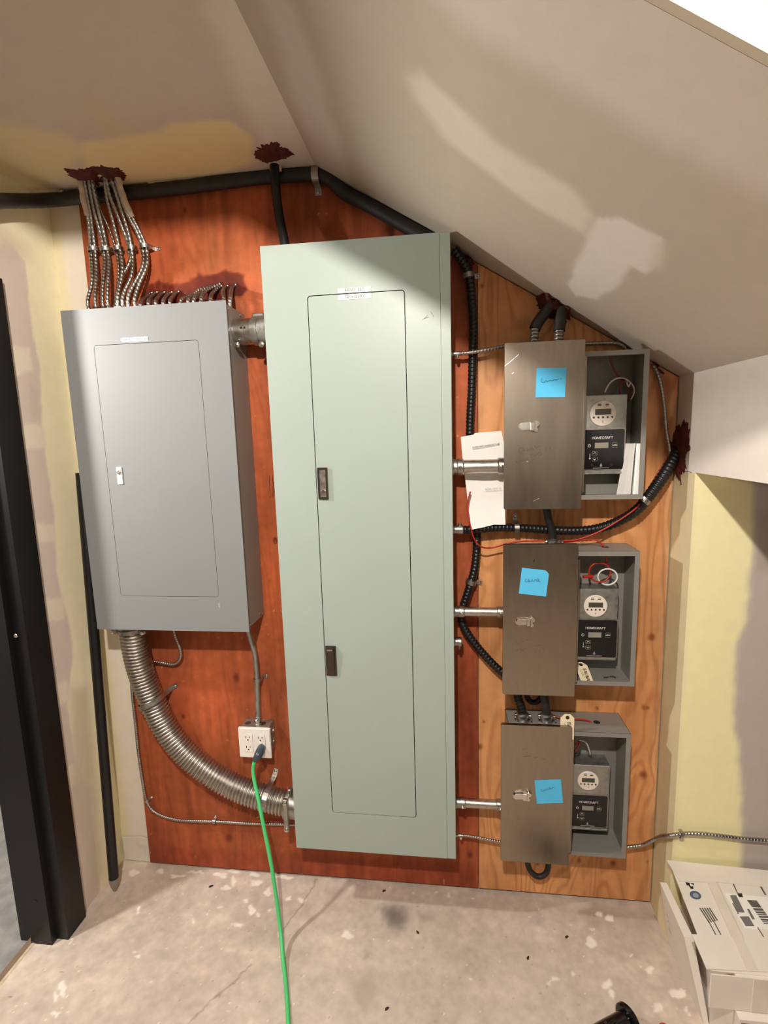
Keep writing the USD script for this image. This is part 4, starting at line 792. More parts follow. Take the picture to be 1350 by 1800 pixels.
flex(path((798, 438, 0.045), (808, 452, 0.040), (817, 466, 0.033), (824, 482, 0.026), (829, 520, 0.020), (832, 560, 0.018), (831, 620, 0.016), (829, 690, 0.015), (826, 760, 0.0145), (831, 850, 0.0145), (838, 925, 0.0145), (838, 960, 0.0145), (834, 1000, 0.024), (827, 1026, 0.028), (817, 1058, 0.03), (811, 1080, 0.03), (814, 1098, 0.03), (830, 1125, 0.03), (855, 1155, 0.03), (878, 1178, 0.032), (905, 1200, 0.035)), 0.0122, 'long black ribbed conduit winding down the plywood joint beside the sage panel')
strap(at(824, 484, 0.026), (0.15, 0, -1), 0.0136, (1, 0, 0), label='steel strap near the top of the long black ribbed conduit')
strap(at(828, 1023, 0.028), (-0.35, 0, -1), 0.0136, (1, 0, 0), label='steel strap on the long black ribbed conduit left of the middle control box')
p0 = np.array([gx1 - 0.002, -0.052, at(803, 931, 0.052)[2]])
flex(np.vstack([[p0], path((830, 931, 0.052), (870, 928, 0.048), (910, 928, 0.04), (960, 931, 0.04), (1010, 933, 0.04), (1055, 928, 0.04), (1090, 915, 0.045), (1120, 896, 0.05), (1144, 868, 0.05), (1165, 838, 0.045), (1182, 810, 0.03), (1200, 782, 0.006))]), [0.0122, 0.0122, 0.0126, 0.013, 0.0145, 0.0165, 0.0168], 'black ribbed conduit sweeping from the sage panel up to the right wall', ends=(0,))
strap(at(908, 928, 0.04), (1, 0, 0), 0.0136, (0, 0, 1), label='steel strap on the black ribbed conduit under the highest control box')
strap(at(1131, 879, 0.05), (0.65, 0, 0.8), 0.0178, (-0.8, 0, 0.6), label='steel strap on the black ribbed conduit below the right end of the highest control box', ear=0.014)
flex(path((482, 282, 0.06), (485, 330, 0.058), (491, 380, 0.06), (499, 420, 0.07), (503, 445, 0.075)), 0.0135, 'black conduit dropping from the ceiling into the top of the sage panel', rib=None)
for x in (476, 492):
    q = at(x, 289, 0.055); single('pipe_stub', tube([q + (0, 0, 0.02), q - (0, 0, 0.018)], 0.0042, 8, 0.005, rough=0.0008), 'sealant_tan' if x > 480 else 'galvanised', 'pale pipe stub right of the ceiling conduit' if x > 480 else 'grey pipe stub left of the ceiling conduit', 'pipe stub')
# ceiling pipe along the wall and down the slope
cp = np.vstack([[on(-40, 356, (1, 0, 0), XL + 0.035), on(0, 353, (1, 0, 0), XL + 0.035), on(60, 353, (1, 0, 0), XL + 0.05)], path((110, 350, 0.04), (150, 346, 0.032), (200, 342, 0.028), (300, 332, 0.026), (400, 319, 0.026), (480, 310, 0.026), (540, 307, 0.026), (575, 312, 0.026), (600, 322, 0.028), (640, 344, 0.03), (690, 374, 0.032), (735, 400, 0.035), (757, 412, 0.036))])
for q in cp:
    if q[0] > XCREASE + 0.06: q[2] = min(q[2], slope_z(q[0]) - 0.0195 * 1.17 - 0.001)
flex(cp, 0.0195, 'thick black conduit running along the top of the wall and down the slope', rib=None, mat='black_dusty')
_last = Node('/World/' + [p.GetName() for p in stage.GetPseudoRoot().GetChild('World').GetChildren() if p.GetName().startswith('black_conduit')][-1], cp[0])
for px in ([(40, 342, .05), (80, 341, .05), (112, 338, .045)], [(262, 323, .028), (300, 318, .028), (345, 314, .028), (405, 307, .028)], [(528, 297, .028), (546, 297, .028)]):
    q = path(*px); q[:, 1] -= 0.004; part(_last, 'plaster_smear', tube(q, 0.0042, 8, 0.004, rough=0.005, seed=int(px[0][0])), 'sealant_tan', smooth=60)
strap(at(556, 308, 0.026), (1, 0, -0.05), 0.021, (0, 0, -1), label='steel strap on the thick black conduit at the ceiling crease', w=0.020)
# conduits into the control boxes
def pair(p, xe, label):
    t = thing('black_conduit', label, 'conduit', p[0]); part(t, 'tube', tube(p, 0.0158, 16, 0.006, rough=0.001, seed=4), 'black_dusty', smooth=50)
    e = np.array([at(xe, 598, 0.062)[0], -0.062, 1.799]); part(t, 'connector', [tube([p[-1] + (0, 0, 0.004), p[-1], e], 0.0122, 18, rib=(0.010, 0.0016, False)), lathe([(0.016, 0), (0.016, 0.006), (0.013, 0.007)], e, (0, 0, 1), 18)], 'galvanised', 'ribbed steel connector')
pair(path((966, 538, 0.045), (958, 550, 0.05), (946, 566, 0.056), (940, 579, 0.06)), 937, 'black conduit entering the highest control box, the left one of a pair')
pair(path((986, 544, 0.045), (985, 558, 0.052), (983, 582, 0.06)), 982, 'black conduit entering the highest control box, the right one of a pair')
flex(np.vstack([[[at(958, 885, 0.06)[0], -0.062, 1.40]], path((965, 915, 0.06), (970, 932, 0.06)), [[at(974, 952, 0.06)[0], -0.062, 1.2475]]]), 0.0110, 'black conduit linking the highest and the middle control boxes', rib=None, ends=(3,), big=True)
flex(np.vstack([[[at(905, 1212, 0.06)[0], -0.066, 0.845]], path((912, 1232, 0.066), (917, 1246, 0.066)), [[at(919, 1262, 0.066)[0], -0.066, 0.690]]]), 0.0128, 'black ribbed conduit entering the lowest control box, left of a smooth one', ends=(3,), big=True)
flex(np.vstack([[[at(955, 1212, 0.06)[0], -0.066, 0.845]], path((958, 1232, 0.066), (960, 1246, 0.066)), [[at(961, 1262, 0.066)[0], -0.066, 0.690]]]), 0.0128, 'smooth black conduit entering the lowest control box, beside the ribbed one', rib=None, ends=(3,), big=True, mat='black_dusty')
flex(np.vstack([[[at(925, 1212, 0.04)[0], -0.035, 0.845]], path((928, 1228, 0.035), (937, 1235, 0.035), (948, 1230, 0.035)), [[at(952, 1214, 0.04)[0], -0.035, 0.845]]]), 0.0085, 'black cable loop hanging under the middle control box', rib=None)
flex(np.vstack([[[at(927, 1500, 0.045)[0], -0.045, 0.276]], path((928, 1520, 0.045), (934, 1533, 0.045), (946, 1541, 0.045), (958, 1537, 0.045), (963, 1527, 0.045)), [[at(964, 1512, 0.045)[0], -0.03, 0.276]]]), 0.0090, 'black cable loop hanging under the lowest control box', rib=None, mat='black_dusty')
# connectors left on the sage panel's side
q = at(806, 1128, 0.06)
t = thing('open_connector', 'empty steel connector on the right side of the sage panel', 'connector', q)
connector(t, (gx1 - 0.001, -0.06, q[2]), (1, 0, 0), 0.0125, 0.026, lug_dir=(0, -0.2, -1))
# short cable clips above the highest box
for x, y in ((1070, 610), (880, 602)):
    pass

# ------------------------------------------------------------------ armored cables into the grey panel
zt = hz1 - 0.004
def down(p): q = p[-1]; return np.vstack([p, [[q[0] + (0.0), -0.075, zt + 0.012], [q[0], -0.075, zt - 0.004]]])
TOP = [
 ([(142, 326), (146, 345), (154, 379), (158, 412), (160, 440), (161.7, 479), (161, 500), (156, 520), (154.5, 536)], 'leftmost of the armored cables, its top coated in pale sealant', 0.0085),
 ([(148, 316), (152, 338), (158, 368), (162, 396), (165.5, 423), (168, 450), (169, 490), (168, 536)], 'second armored cable from the left above the grey panel', None),
 ([(156, 318), (162, 352), (169, 382), (176.7, 410), (182, 438), (183.5, 470), (181, 536)], 'third armored cable from the left above the grey panel', None),
 ([(162, 329), (171, 361), (179, 393), (185.5, 421), (189, 440), (191.5, 470), (190, 536)], 'fourth armored cable from the left above the grey panel', None),
 ([(166, 338), (178, 372), (192, 402), (202, 433), (207.5, 460), (207, 497), (203, 530)], 'thin armored cable slanting behind the others in the middle', None),
 ([(184, 315), (189, 352), (196.7, 381), (203, 405.5), (210, 436), (215, 466), (212, 497), (207, 532)], 'armored cable at the left edge of the right-hand bunch', None),
 ([(187, 316), (193, 343), (202, 365), (212, 392), (222, 418), (228, 436), (230, 452), (222, 473), (210, 496), (204, 530)], 'armored cable that crosses behind its neighbor to the left', None),
 ([(194, 314), (205, 342), (214, 371), (222, 395.5), (229, 423), (233, 452), (230, 488), (219, 512), (215.7, 534)], 'armored cable in the middle of the right-hand bunch', None),
 ([(201, 313), (214, 350), (228, 384), (241, 408), (250, 433), (252.5, 450), (249, 473), (230, 510), (225, 531)], 'second armored cable from the right in the bent bunch', None),
 ([(207, 318), (219, 352), (233, 382), (246, 408), (256, 432), (259, 450), (257, 470), (246, 496), (239, 516), (237, 530)], 'rightmost of the long armored cables, its top coated in pale sealant', 0.0085)]
for i, (px, lab, coat) in enumerate(TOP):
    n = len(px); y0, y1 = px[0][1], 440.0; pts = []
    for x, y in px:
        s = (y - y0) / (y1 - y0)
        d = 0.088 - 0.062 * s if s < 1 else 0.026 + 0.055 * min(1, (y - y1) / 95)
        if i in (4,): d = max(0.016, d - 0.012)
        if i == 6: d = max(0.02, d - 0.014 if y > 430 else d)
        pts.append(at(x, y, d))
    pts = np.array(pts); pts[0][2] = max(pts[0][2], ZC + 0.004)
    armour(down(pts), 0.0036 if i == 4 else 0.0055, lab, group='armored cables from the ceiling to the grey panel', pitch=0.0125, amp=0.0009, coat=coat)
for (x, y, wide), lab, ed in ((((165, 439, 0.0155)), 'cable clamp on the first two armored cables', (-1, 0, 0.02)), ((186, 439, 0.0145), 'cable clamp on the third and fourth armored cables', (-1, 0, 0.02)), ((207, 437, 0.0105), 'cable clamp on the slanting thin armored cable', (-1, 0, 0.02)), ((231, 436, 0.0105), 'cable clamp in the middle of the right-hand armored cables', (-1, 0, 0.02)), ((254.5, 434, 0.0145), 'cable clamp at the rightmost armored cables', (1, 0, -0.02))):
    strap(at(x, y, 0.026), (0.05, 0, -1), wide, ed, 'cable_clamp', lab, 'cable clamps above the grey panel', w=0.012, ear=0.020)
BACK = [[(264, 516), (253, 526), (247, 533)], [(273, 515), (264, 525), (261, 532)], [(286, 515), (277, 524), (274, 531)], [(299, 515), (290, 524), (287, 531)], [(311, 514), (302, 524), (299, 530)],
        [(366, 505), (344, 515), (328, 522), (318, 529)], [(370, 503), (350, 510), (338, 519), (331, 528)], [(376, 502), (356, 510), (347, 518), (341, 527)], [(383, 500.5), (362, 511), (354, 526)], [(386, 504), (373, 516), (371, 526)], [(397, 504), (392.6, 515), (393.5, 525)], [(411, 502), (406, 515), (405, 525)]]
nm = ['leftmost short armored cable behind the grey panel', 'second short armored cable from the left behind the grey panel', 'third short armored cable from the left behind the grey panel', 'fourth short armored cable from the left behind the grey panel', 'fifth short armored cable from the left, before the gap',
      'lowest of the short armored cables that fan to the right', 'second of the fanned short armored cables', 'third of the fanned short armored cables', 'highest of the fanned short armored cables', 'short armored cable just right of the fanned ones', 'second short armored cable from the right end', 'rightmost short armored cable at the panel corner']
for px, lab in zip(BACK, nm):
    n = len(px); pts = np.array([at(x, y, 0.004 + 0.066 * k / (n - 1)) for k, (x, y) in enumerate(px)])
    pts = np.vstack([[pts[0] + (0.004, 0.004, 0.003)], pts]); armour(down(pts), 0.0054, lab, group='short armored cables from the wall into the grey panel', pitch=0.0095, amp=0.0009)

# ------------------------------------------------------------------ big coupling between the panels
zc = (at(440, 560, .075)[2] + at(440, 605, .075)[2]) / 2; R = 0.0375
t = thing('conduit_coupling', 'fat steel coupling joining the grey panel to the sage panel', 'coupling', (-0.56, -0.075, zc))
x0, x1 = hx1 - 0.006, gx0 + 0.003
part(t, 'sleeve', lathe([(R - 0.002, 0), (R, 0.001), (R, 0.036), (R - 0.001, 0.0365), (R - 0.001, 0.0375), (R, 0.038), (R, x1 - x0)], (x0, -0.075, zc), (1, 0, 0), 40), 'aluminium')
part(t, 'clamp_band', lathe([(R + 0.0005, 0), (R + 0.004, 0.001), (R + 0.004, 0.020), (R + 0.002, 0.021), (R + 0.0035, 0.023), (R + 0.0035, 0.048), (R + 0.0005, 0.049)], (x0 + 0.055, -0.075, zc), (1, 0, 0), 40), 'zinc_sheet')
part(t, 'bolt_lug', [cbox((x0 + 0.058, -0.09, zc + R), (x0 + 0.092, -0.066, zc + R + 0.010), 0.002), cyl((x0 + 0.056, -0.077, zc + R + 0.005), (x0 + 0.10, -0.077, zc + R + 0.005), 0.0035, 12)], 'galvanised')
part(t, 'bolt', [lathe([(0.009, 0), (0.009, 0.006), (0.006, 0.008)], (x0 + 0.085, -0.098, zc - R - 0.006), (0, -1, 0), 6 * 3), cyl((x0 + 0.085, -0.098, zc - R - 0.006), (x0 + 0.085, -0.06, zc - R - 0.006), 0.0045, 12), cyl((x0 + 0.088, -0.085, zc - R - 0.002), (x0 + 0.12, -0.085, zc - R - 0.002), 0.003, 10)], 'bright_steel')
part(t, 'bolt', [lathe([(0.008, 0), (0.008, 0.006), (0.005, 0.010), (0.001, 0.011)], (x0 + 0.012, -0.100, zc - R - 0.004), (0, -1, 0), 16)], 'bright_steel')
for dx in (0.031, 0.041): part(t, 'screw_hole', lathe([(0.0036, 0), (0.0036, 0.0006)], (x0 + dx, -0.075 - R * 0.985, zc + R * 0.10), (0, -1, 0.1), 14), 'gap_dark')

# ------------------------------------------------------------------ big corrugated conduit under the grey panel
bp = path((233, 1104, 0.075), (236, 1125, 0.072), (240, 1150, 0.068), (251, 1190, 0.062), (264, 1222, 0.058), (280, 1258, 0.056), (303, 1296, 0.056), (330, 1327, 0.056), (362, 1353, 0.056), (400, 1377, 0.056), (440, 1394, 0.06), (475, 1405, 0.064), (505, 1412, 0.066), (528, 1416, 0.066))
bp[0][2] = hz0 - 0.001
t = thing('corrugated_conduit', 'fat silver corrugated conduit curving from the grey panel to the sage panel', 'conduit', bp[0])
part(t, 'tube', tube(bp, 0.0400, 32, rib=(0.0122, 0.0040, False)), 'aluminium', smooth=60)
part(t, 'fitting', lathe([(0.036, 0), (0.036, 0.02)], bp[0] + (0, 0, 0.002), (0, 0, -1), 30), 'black_dusty', 'dark end fitting')
part(t, 'collar', [lathe([(0.044, 0), (0.047, 0.002), (0.047, 0.014), (0.044, 0.016)], bp[0] - (0, 0, 0.018), (0.05, 0, -1), 30), cbox(bp[0] + (-0.062, -0.03, -0.034), bp[0] + (-0.04, -0.012, -0.02), 0.003), cbox(bp[0] + (0.04, -0.03, -0.034), bp[0] + (0.062, -0.012, -0.02), 0.003)], 'galvanised', 'clamp collar below the grey panel')
for s in (-0.055, 0.053): part(t, 'clamp_screw', lathe([(0.0065, 0), (0.0065, 0.003), (0.004, 0.005), (0.001, 0.0055)], bp[0] + (s, -0.03, -0.027), (0, -1, 0), 14), 'bright_steel')
e = bp[-1]; dx = (bp[-1] - bp[-2]); dx /= np.linalg.norm(dx)
c = at(508, 1413, 0.066)
part(t, 'collar', [lathe([(0.0445, 0), (0.048, 0.002), (0.048, 0.012), (0.0445, 0.014)], c - dx * 0.010, dx, 30), cbox(c + (-0.006, -0.05, -0.068), c + (0.012, -0.036, 0.052), 0.003), cbox(c + (0.004, -0.02, 0.04), c + (0.016, 0.0, 0.068), 0.003), lathe([(0.044, 0), (0.044, 0.03)], c + dx * 0.004, dx, 30)], 'galvanised', 'clamp collar beside the sage panel')
for s in (-0.058, 0.040): part(t, 'clamp_screw', lathe([(0.0065, 0), (0.0065, 0.003), (0.004, 0.005), (0.001, 0.0055)], c + (0.003, -0.05, s), (0, -1, 0), 14), 'bright_steel')
strap(at(267, 1232, 0.0575), (0.42, 0, -0.9), 0.0432, (0.9, 0, 0.30), label='steel strap halfway along the fat corrugated conduit', w=0.017, ear=0.030)
strap(at(468, 1404, 0.064), (0.95, 0, -0.25), 0.0432, (0.22, 0, 1.0), label='steel strap on the fat corrugated conduit behind the green cord', w=0.017, ear=0.030)
# small cables low on the left
pl = np.vstack([[[at(303, 1106, .04)[0], -0.04, hz0 + 0.01]], path((309, 1120, 0.035), (316, 1138, 0.03), (317, 1156, 0.025), (306, 1167, 0.02), (290, 1166, 0.018), (262, 1162, 0.016), (245, 1160, 0.012))])
armour(pl, 0.0052, 'thin armored cable looping out under the grey panel', pitch=0.008, amp=0.0008)
armour(path((231, 1196, 0.012), (233, 1225, 0.012), (238, 1270, 0.012), (243, 1320, 0.012), (250, 1370, 0.012), (257, 1405, 0.013), (268, 1424, 0.013), (290, 1436, 0.013), (320, 1442, 0.013), (376, 1444, 0.013), (430, 1447, 0.013), (500, 1449, 0.013), (528, 1450, 0.013)), 0.0050, 'thin armored cable tracing the edge of the stained plywood', pitch=0.008, amp=0.0008)
strap(at(377, 1444, 0.013), (1, 0, -0.03), 0.0060, (0, 0, 1), 'cable_clip', 'small bright clip on the thin cable low on the stained plywood', w=0.010, ear=0.006)
strap(at(258, 1407, 0.013), (0.3, 0, -0.9), 0.0060, (1, 0, 0.3), 'cable_clip', 'small clip where the thin cable turns at the plywood edge', w=0.008, ear=0.010)

# ------------------------------------------------------------------ outlet, plug and green cord
ep = np.vstack([[[at(434, 1104, .05)[0], -0.052, hz0 + 0.01]], path((440, 1122, 0.045), (447, 1145, 0.035), (450, 1170, 0.032), (452, 1200, 0.03), (453, 1240, 0.03), (454.5, 1268, 0.032))]); ep[-1] = np.array([at(454, 1268, 0.033)[0], -0.033, 0.622])
t = thing('steel_conduit', 'slim grey conduit from the grey panel down to the outlet', 'conduit', ep[0])
part(t, 'pipe', tube(ep, 0.0085, 16, 0.008), 'zinc_sheet', smooth=50); connector(t, ep[-1] + (0, 0, -0.003), (0, 0, 1), 0.0092, 0.03, lug_dir=(0, -1, 0))
strap(at(452, 1195, 0.0302), (0.03, 0, -1), 0.0098, (1, 0, 0.05), label='steel strap on the slim conduit above the outlet', w=0.013, ear=0.016)
PD = 0.058
a, b, c, e = at(419.5, 1277, PD), at(475.5, 1281, PD), at(422, 1328, PD), at(477.5, 1333.5, PD)
px0, px1, pz1, pz0 = (a[0] + c[0]) / 2, (b[0] + e[0]) / 2, (a[2] + b[2]) / 2, (c[2] + e[2]) / 2
t = thing('outlet', 'white double outlet in a steel box on the stained plywood', 'outlet', ((px0 + px1) / 2, 0, pz0))
bx0, bx1, bz1, bz0 = px0 + 0.006, px1 - 0.006, pz1 - 0.001, pz0 + 0.006
part(t, 'steel_box', [cbox((bx0, -PD + 0.003, bz0), (bx1, -0.0005, bz1), 0.002)], 'zinc_sheet', smooth=20)
for zz in (bz1 - 0.022, bz1 - 0.062): part(t, 'knockout', lathe([(0.0135, 0), (0.0135, 0.0015), (0.011, 0.003), (0.0105, 0.0012), (0.001, 0.001)], (bx1 - 0.0005, -0.028, zz), (1, 0, 0), 20), 'galvanised')
part(t, 'knockout', [lathe([(0.010, 0), (0.010, 0.001), (0.001, 0.0012)], (bx0 + x, -0.03, bz1 - 0.0004), (0, 0, 1), 18) for x in (0.018, 0.072)], 'oxide')
pl_ = rrect(px0, pz0, px1, pz1, 0.003); cx = [px0 + (px1 - px0) * q for q in (0.298, 0.692)]
hol = [rrect(x - 0.0168, (pz0 + pz1) / 2 - 0.0335, x + 0.0168, (pz0 + pz1) / 2 + 0.0335, 0.001) for x in cx]
part(t, 'cover_plate', [prism_y(pl_.difference(unary_union(hol)), -PD - 0.003, -PD + 0.003), prism_y(pl_.buffer(-0.003).difference(unary_union(hol)), -PD - 0.005, -PD)], 'white_plastic', smooth=20)
for k, x in enumerate(cx):
    zc_ = (pz0 + pz1) / 2
    rc = part(t, 'receptacle', prism_y(rrect(x - 0.0162, zc_ - 0.0328, x + 0.0162, zc_ + 0.0328, 0.001), -PD - 0.0062, -PD + 0.002), 'white_plastic', smooth=20)
    for dz in ((0.018, -0.018) if k == 0 else (0.018,)):
        part(rc, 'slot', [cbox((x - 0.0075, -PD - 0.0066, zc_ + dz), (x - 0.0052, -PD - 0.006, zc_ + dz + 0.008), 0.0002), cbox((x + 0.0055, -PD - 0.0066, zc_ + dz + 0.001), (x + 0.0075, -PD - 0.006, zc_ + dz + 0.0075), 0.0002), cyl((x, -PD - 0.006, zc_ + dz - 0.006), (x, -PD - 0.0066, zc_ + dz - 0.006), 0.0026, 12, 0.0002)], 'gap_dark')
    if k == 1: part(rc, 'test_button', [cbox((x - 0.006, -PD - 0.0072, zc_ + 0.0005), (x + 0.006, -PD - 0.006, zc_ + 0.0045), 0.0004), cbox((x - 0.006, -PD - 0.0072, zc_ - 0.0055), (x + 0.006, -PD - 0.006, zc_ - 0.0015), 0.0004)], 'dial_white')
pb = np.array([cx[1] + 0.003, -PD - 0.006, (pz0 + pz1) / 2 - 0.014])
pp = np.vstack([[pb, pb + (0.0005, -0.020, -0.003), pb + (-0.004, -0.036, -0.012)], path((448.5, 1334, 0.098), (446, 1345, 0.104))])
cd = np.vstack([path((446.5, 1340, 0.103), (445, 1352, 0.106), (447, 1372, 0.115), (452, 1395, 0.13), (458, 1425, 0.15), (466, 1465, 0.17), (475, 1510, 0.19), (483, 1560, 0.21), (490, 1610, 0.235), (494, 1645, 0.262)), [on(498, 1690, (0, 0, 1), 0.016), on(502, 1725, (0, 0, 1), 0.0065), on(505, 1765, (0, 0, 1), 0.0065), on(507, 1815, (0, 0, 1), 0.0065), on(505, 1900, (0, 0, 1), 0.0065), on(480, 2050, (0, 0, 1), 0.0065)]])
t = thing('extension_cord', 'green extension cord plugged into the white outlet and trailing on the floor', 'cord', pb)
part(t, 'cable', tube(cd, 0.0062, 12, 0.008), 'cord_green', smooth=60)
pg_ = part(t, 'plug', [tube(pp[:4], [0.0135, 0.0150, 0.0145, 0.0085], 16, 0.003), lathe([(0.0085, 0), (0.0098, 0.004), (0.0085, 0.006)], pp[3], pp[4] - pp[3], 16)], 'plug_grey', 'dark grey molded plug', smooth=50)
q = pp[1] + (-0.002, -0.0145, 0.0); part(pg_, 'grip_label', cbox(q + (-0.006, -0.0008, -0.010), q + (0.005, 0.004, 0.006), 0.001), 'tape')

# ------------------------------------------------------------------ pole in the left corner
b = on(205, 1552, (0, 0, 1), 0.03)
t = thing('black_pole', 'slim black pole leaning in the left corner behind the grey panel', 'pole', (b[0], b[1], 0))
a = np.array([-1.195, -0.055, 1.50]); f = on(202, 1566, (0, 0, 1), 0.0); tip = f + (a - f) * 0.032
part(t, 'shaft', tube([tip, a], 0.0165, 16, 0.05), 'black_paint')
part(t, 'tip', tube([tip + (a - f) * 0.003, f + (0, 0, 0.002)], [0.0175, 0.0165, 0.012, 0.006], 14, 0.006), 'clear_tip', 'murky clear end cap')

# ------------------------------------------------------------------ fire sealant
sealant([(114, 297), (132, 299), (152, 294), (166, 297), (175, 312), (180, 318), (172, 325), (156, 325), (138, 317), (122, 308)], PL_CEIL, 0.007, 'left lump of red sealant on the ceiling round the armored cables', 1)
sealant([(160, 296), (178, 291), (196, 294), (215, 299), (220, 310), (212, 316), (196, 318), (182, 318), (174, 306)], PL_CEIL, 0.007, 'right lump of red sealant on the ceiling round the armored cables', 2)
sealant([(446, 264), (462, 258), (484, 249), (498, 259), (513, 270), (505, 278), (488, 280), (468, 285), (452, 280), (449, 270)], PL_CEIL, 0.008, 'red sealant on the ceiling above the sage panel', 3)
sealant([(792, 424), (806, 434), (822, 442), (836, 454), (842, 462), (830, 462), (820, 456), (806, 446), (794, 436)], PL_SLOPE, 0.006, 'red sealant on the slope at the top right corner of the sage panel', 4)
sealant([(826, 447), (833, 458), (832, 474), (822, 480), (814, 470), (812, 455)], PL_WALL, 0.03, 'red sealant smeared on the long black ribbed conduit', 14)
sealant([(941, 510), (955, 513), (972, 520), (990, 532), (1004, 546), (992, 546), (976, 536), (958, 530), (944, 524)], PL_SLOPE, 0.010, 'red sealant on the slope above the highest control box', 5)
sealant([(942, 512), (956, 514), (972, 524), (990, 538), (1003, 548), (1000, 560), (990, 566), (976, 558), (962, 562), (950, 552), (945, 536)], PL_WALL, 0.055, 'red sealant on the plywood around the pair of black conduits', 15)
sealant([(1072, 596), (1090, 602), (1110, 608), (1128, 612), (1150, 620), (1160, 622), (1150, 626), (1120, 618), (1090, 612)], PL_SLOPE, 0.006, 'thin red sealant streak on the slope over the highest control box', 6)
sealant([(1125, 596), (1140, 604), (1158, 616), (1164, 624), (1150, 622), (1136, 612)], PL_SLOPE, 0.006, 'small hooked dab of red sealant on the slope', 7)
sealant([(1147, 636), (1156, 640), (1162, 650), (1166, 655), (1154, 655), (1148, 646)], PL_WALL, 0.010, 'dab of red sealant where the hanging armored cable starts', 8)
sealant([(1188, 752), (1198, 748), (1203, 736), (1210, 742), (1212, 770), (1211, 792), (1204, 806), (1206, 822), (1196, 838), (1198, 850), (1188, 836), (1184, 808), (1185, 776)], PL_RIGHT, 0.008, 'ragged red sealant on the right wall where the black conduit ends', 9)
sealant([(1183, 770), (1192, 752), (1193, 800), (1187, 822), (1180, 800)], PL_WALL, 0.010, 'red sealant on the plywood edge at the right wall', 10)

# ------------------------------------------------------------------ cartons at the lower right
def quad_print(parent, name, pts, z, mat='carton_print'):
    W = np.array([on(x, y, (0, 0, 1), z)[:2] for x, y in pts]); part(parent, name, prism_z(Polygon(W).buffer(0), z - 0.0004, z + 0.0004), mat, smooth=False)
ZT = 0.290
t = thing('carton', 'white printed carton with open flaps, on top of the stack in the corner', 'carton', (0.8, -0.3, 0.195))
k0, k1, k2, k3 = (0.692, -0.142), (1.02, -0.142), (1.02, -0.468), (0.674, -0.468)
box_poly = Polygon([k0, k1, k2, k3])
part(t, 'body', prism_z(box_poly, 0.196, ZT - 0.004), 'carton')
top_in = Polygon([(0.656, -0.143), (1.01, -0.143), (1.01, -0.46), (0.622, -0.46)])
part(t, 'top_panel', prism_z(top_in, ZT - 0.004, ZT - 0.0015), 'carton')
w = lambda *p: Polygon([tuple(on(x, y, (0, 0, 1), ZT)[:2]) for x, y in p])
part(t, 'flap', [prism_z(w((1172, 1513), (1350, 1531), (1420, 1540), (1420, 1572), (1350, 1560), (1262, 1551), (1243, 1551), (1194, 1549)), ZT - 0.001, ZT + 0.002)], 'carton', 'back flap')
part(t, 'flap', [prism_z(w((1216, 1643), (1262, 1646), (1310, 1650), (1350, 1655), (1400, 1662), (1400, 1712), (1345, 1709), (1242, 1704)), ZT - 0.001, ZT + 0.002)], 'carton', 'front flap')
part(t, 'front_panel', cbox((0.616, -0.471, 0.196), (1.02, -0.468, ZT + 0.001), 0.001), 'carton')
part(t, 'tape_strip', [prism_z(w((1243, 1551), (1258, 1551), (1332, 1706), (1312, 1706)), ZT + 0.0005, ZT + 0.0028), cbox((on(1318, 1708, (0, 0, 1), ZT)[0], -0.4725, 0.198), (on(1345, 1710, (0, 0, 1), ZT)[0], -0.471, ZT), 0.0004)], 'tape', 'clear packing tape')
zp = ZT - 0.001
ring = [(1222.5 + 9.5 * math.cos(q) + 3 * math.sin(q), 1573.5 + 7.5 * math.sin(q)) for q in np.linspace(0, 2 * math.pi, 20)[:-1]]
quad_print(t, 'round_mark', ring, zp, 'carton_blue')
quad_print(t, 'round_mark_center', [(1223 + (x - 1222.5) * 0.55, 1574 + (y - 1573.5) * 0.55) for x, y in ring], zp + 0.0004, 'round_blue')
for p in ([(1205, 1551), (1212, 1552), (1213, 1556), (1207, 1556)], [(1214, 1552), (1220, 1553), (1219, 1556)], [(1213, 1559), (1218, 1558), (1219, 1562), (1214, 1562)], [(1209, 1555), (1211, 1555), (1216, 1560), (1213, 1560)]): quad_print(t, 'logo_mark', p, zp, 'gap_dark')
for k in range(5):
    x0 = 1229 + k * 4.2; quad_print(t, 'print_line', [(x0, 1596), (x0 + 2.2, 1596), (x0 + 19 - k * 0.7, 1622 - k), (x0 + 16.8 - k * 0.7, 1622 - k)], zp)
for k in range(2):
    x0 = 1244 + k * 9; quad_print(t, 'print_line', [(x0, 1618), (x0 + 1.5, 1618), (x0 + 15, 1643), (x0 + 13.2, 1643)], zp)
quad_print(t, 'label_sheet', [(1274, 1570), (1400, 1582), (1430, 1640), (1310, 1632)], zp + 0.0002, 'label_white')
zl = zp + 0.0006
for p, mm_ in (([(1283, 1574), (1294, 1574), (1309, 1604), (1297, 1604)], 'ink_faint'), ([(1300, 1611), (1316, 1611), (1326, 1628), (1311, 1628)], 'ink_faint'), ([(1296, 1570.5), (1304, 1570.5), (1306, 1577), (1299, 1577)], 'gap_dark'), ([(1313, 1598), (1317, 1598), (1327, 1616), (1322, 1616)], 'ink_faint'), ([(1287, 1588), (1289, 1588), (1299, 1607), (1297, 1607)], 'ink_faint')): quad_print(t, 'print_block', p, zl, mm_)
for k, (u0, u1) in enumerate(((0, .30), (.34, .44), (.47, .55), (.58, .62), (.66, .74), (.78, .86), (.89, .93), (.96, 1))):
    A_, B_ = np.array([1313.0, 1582.0]), np.array([1343.0, 1624.0]); C_ = np.array([17.0, 1.0]); a_, b_ = A_ + (B_ - A_) * u0, A_ + (B_ - A_) * u1
    quad_print(t, 'barcode_bar', [tuple(a_), tuple(a_ + C_), tuple(b_ + C_), tuple(b_)], zl, 'carton_print')
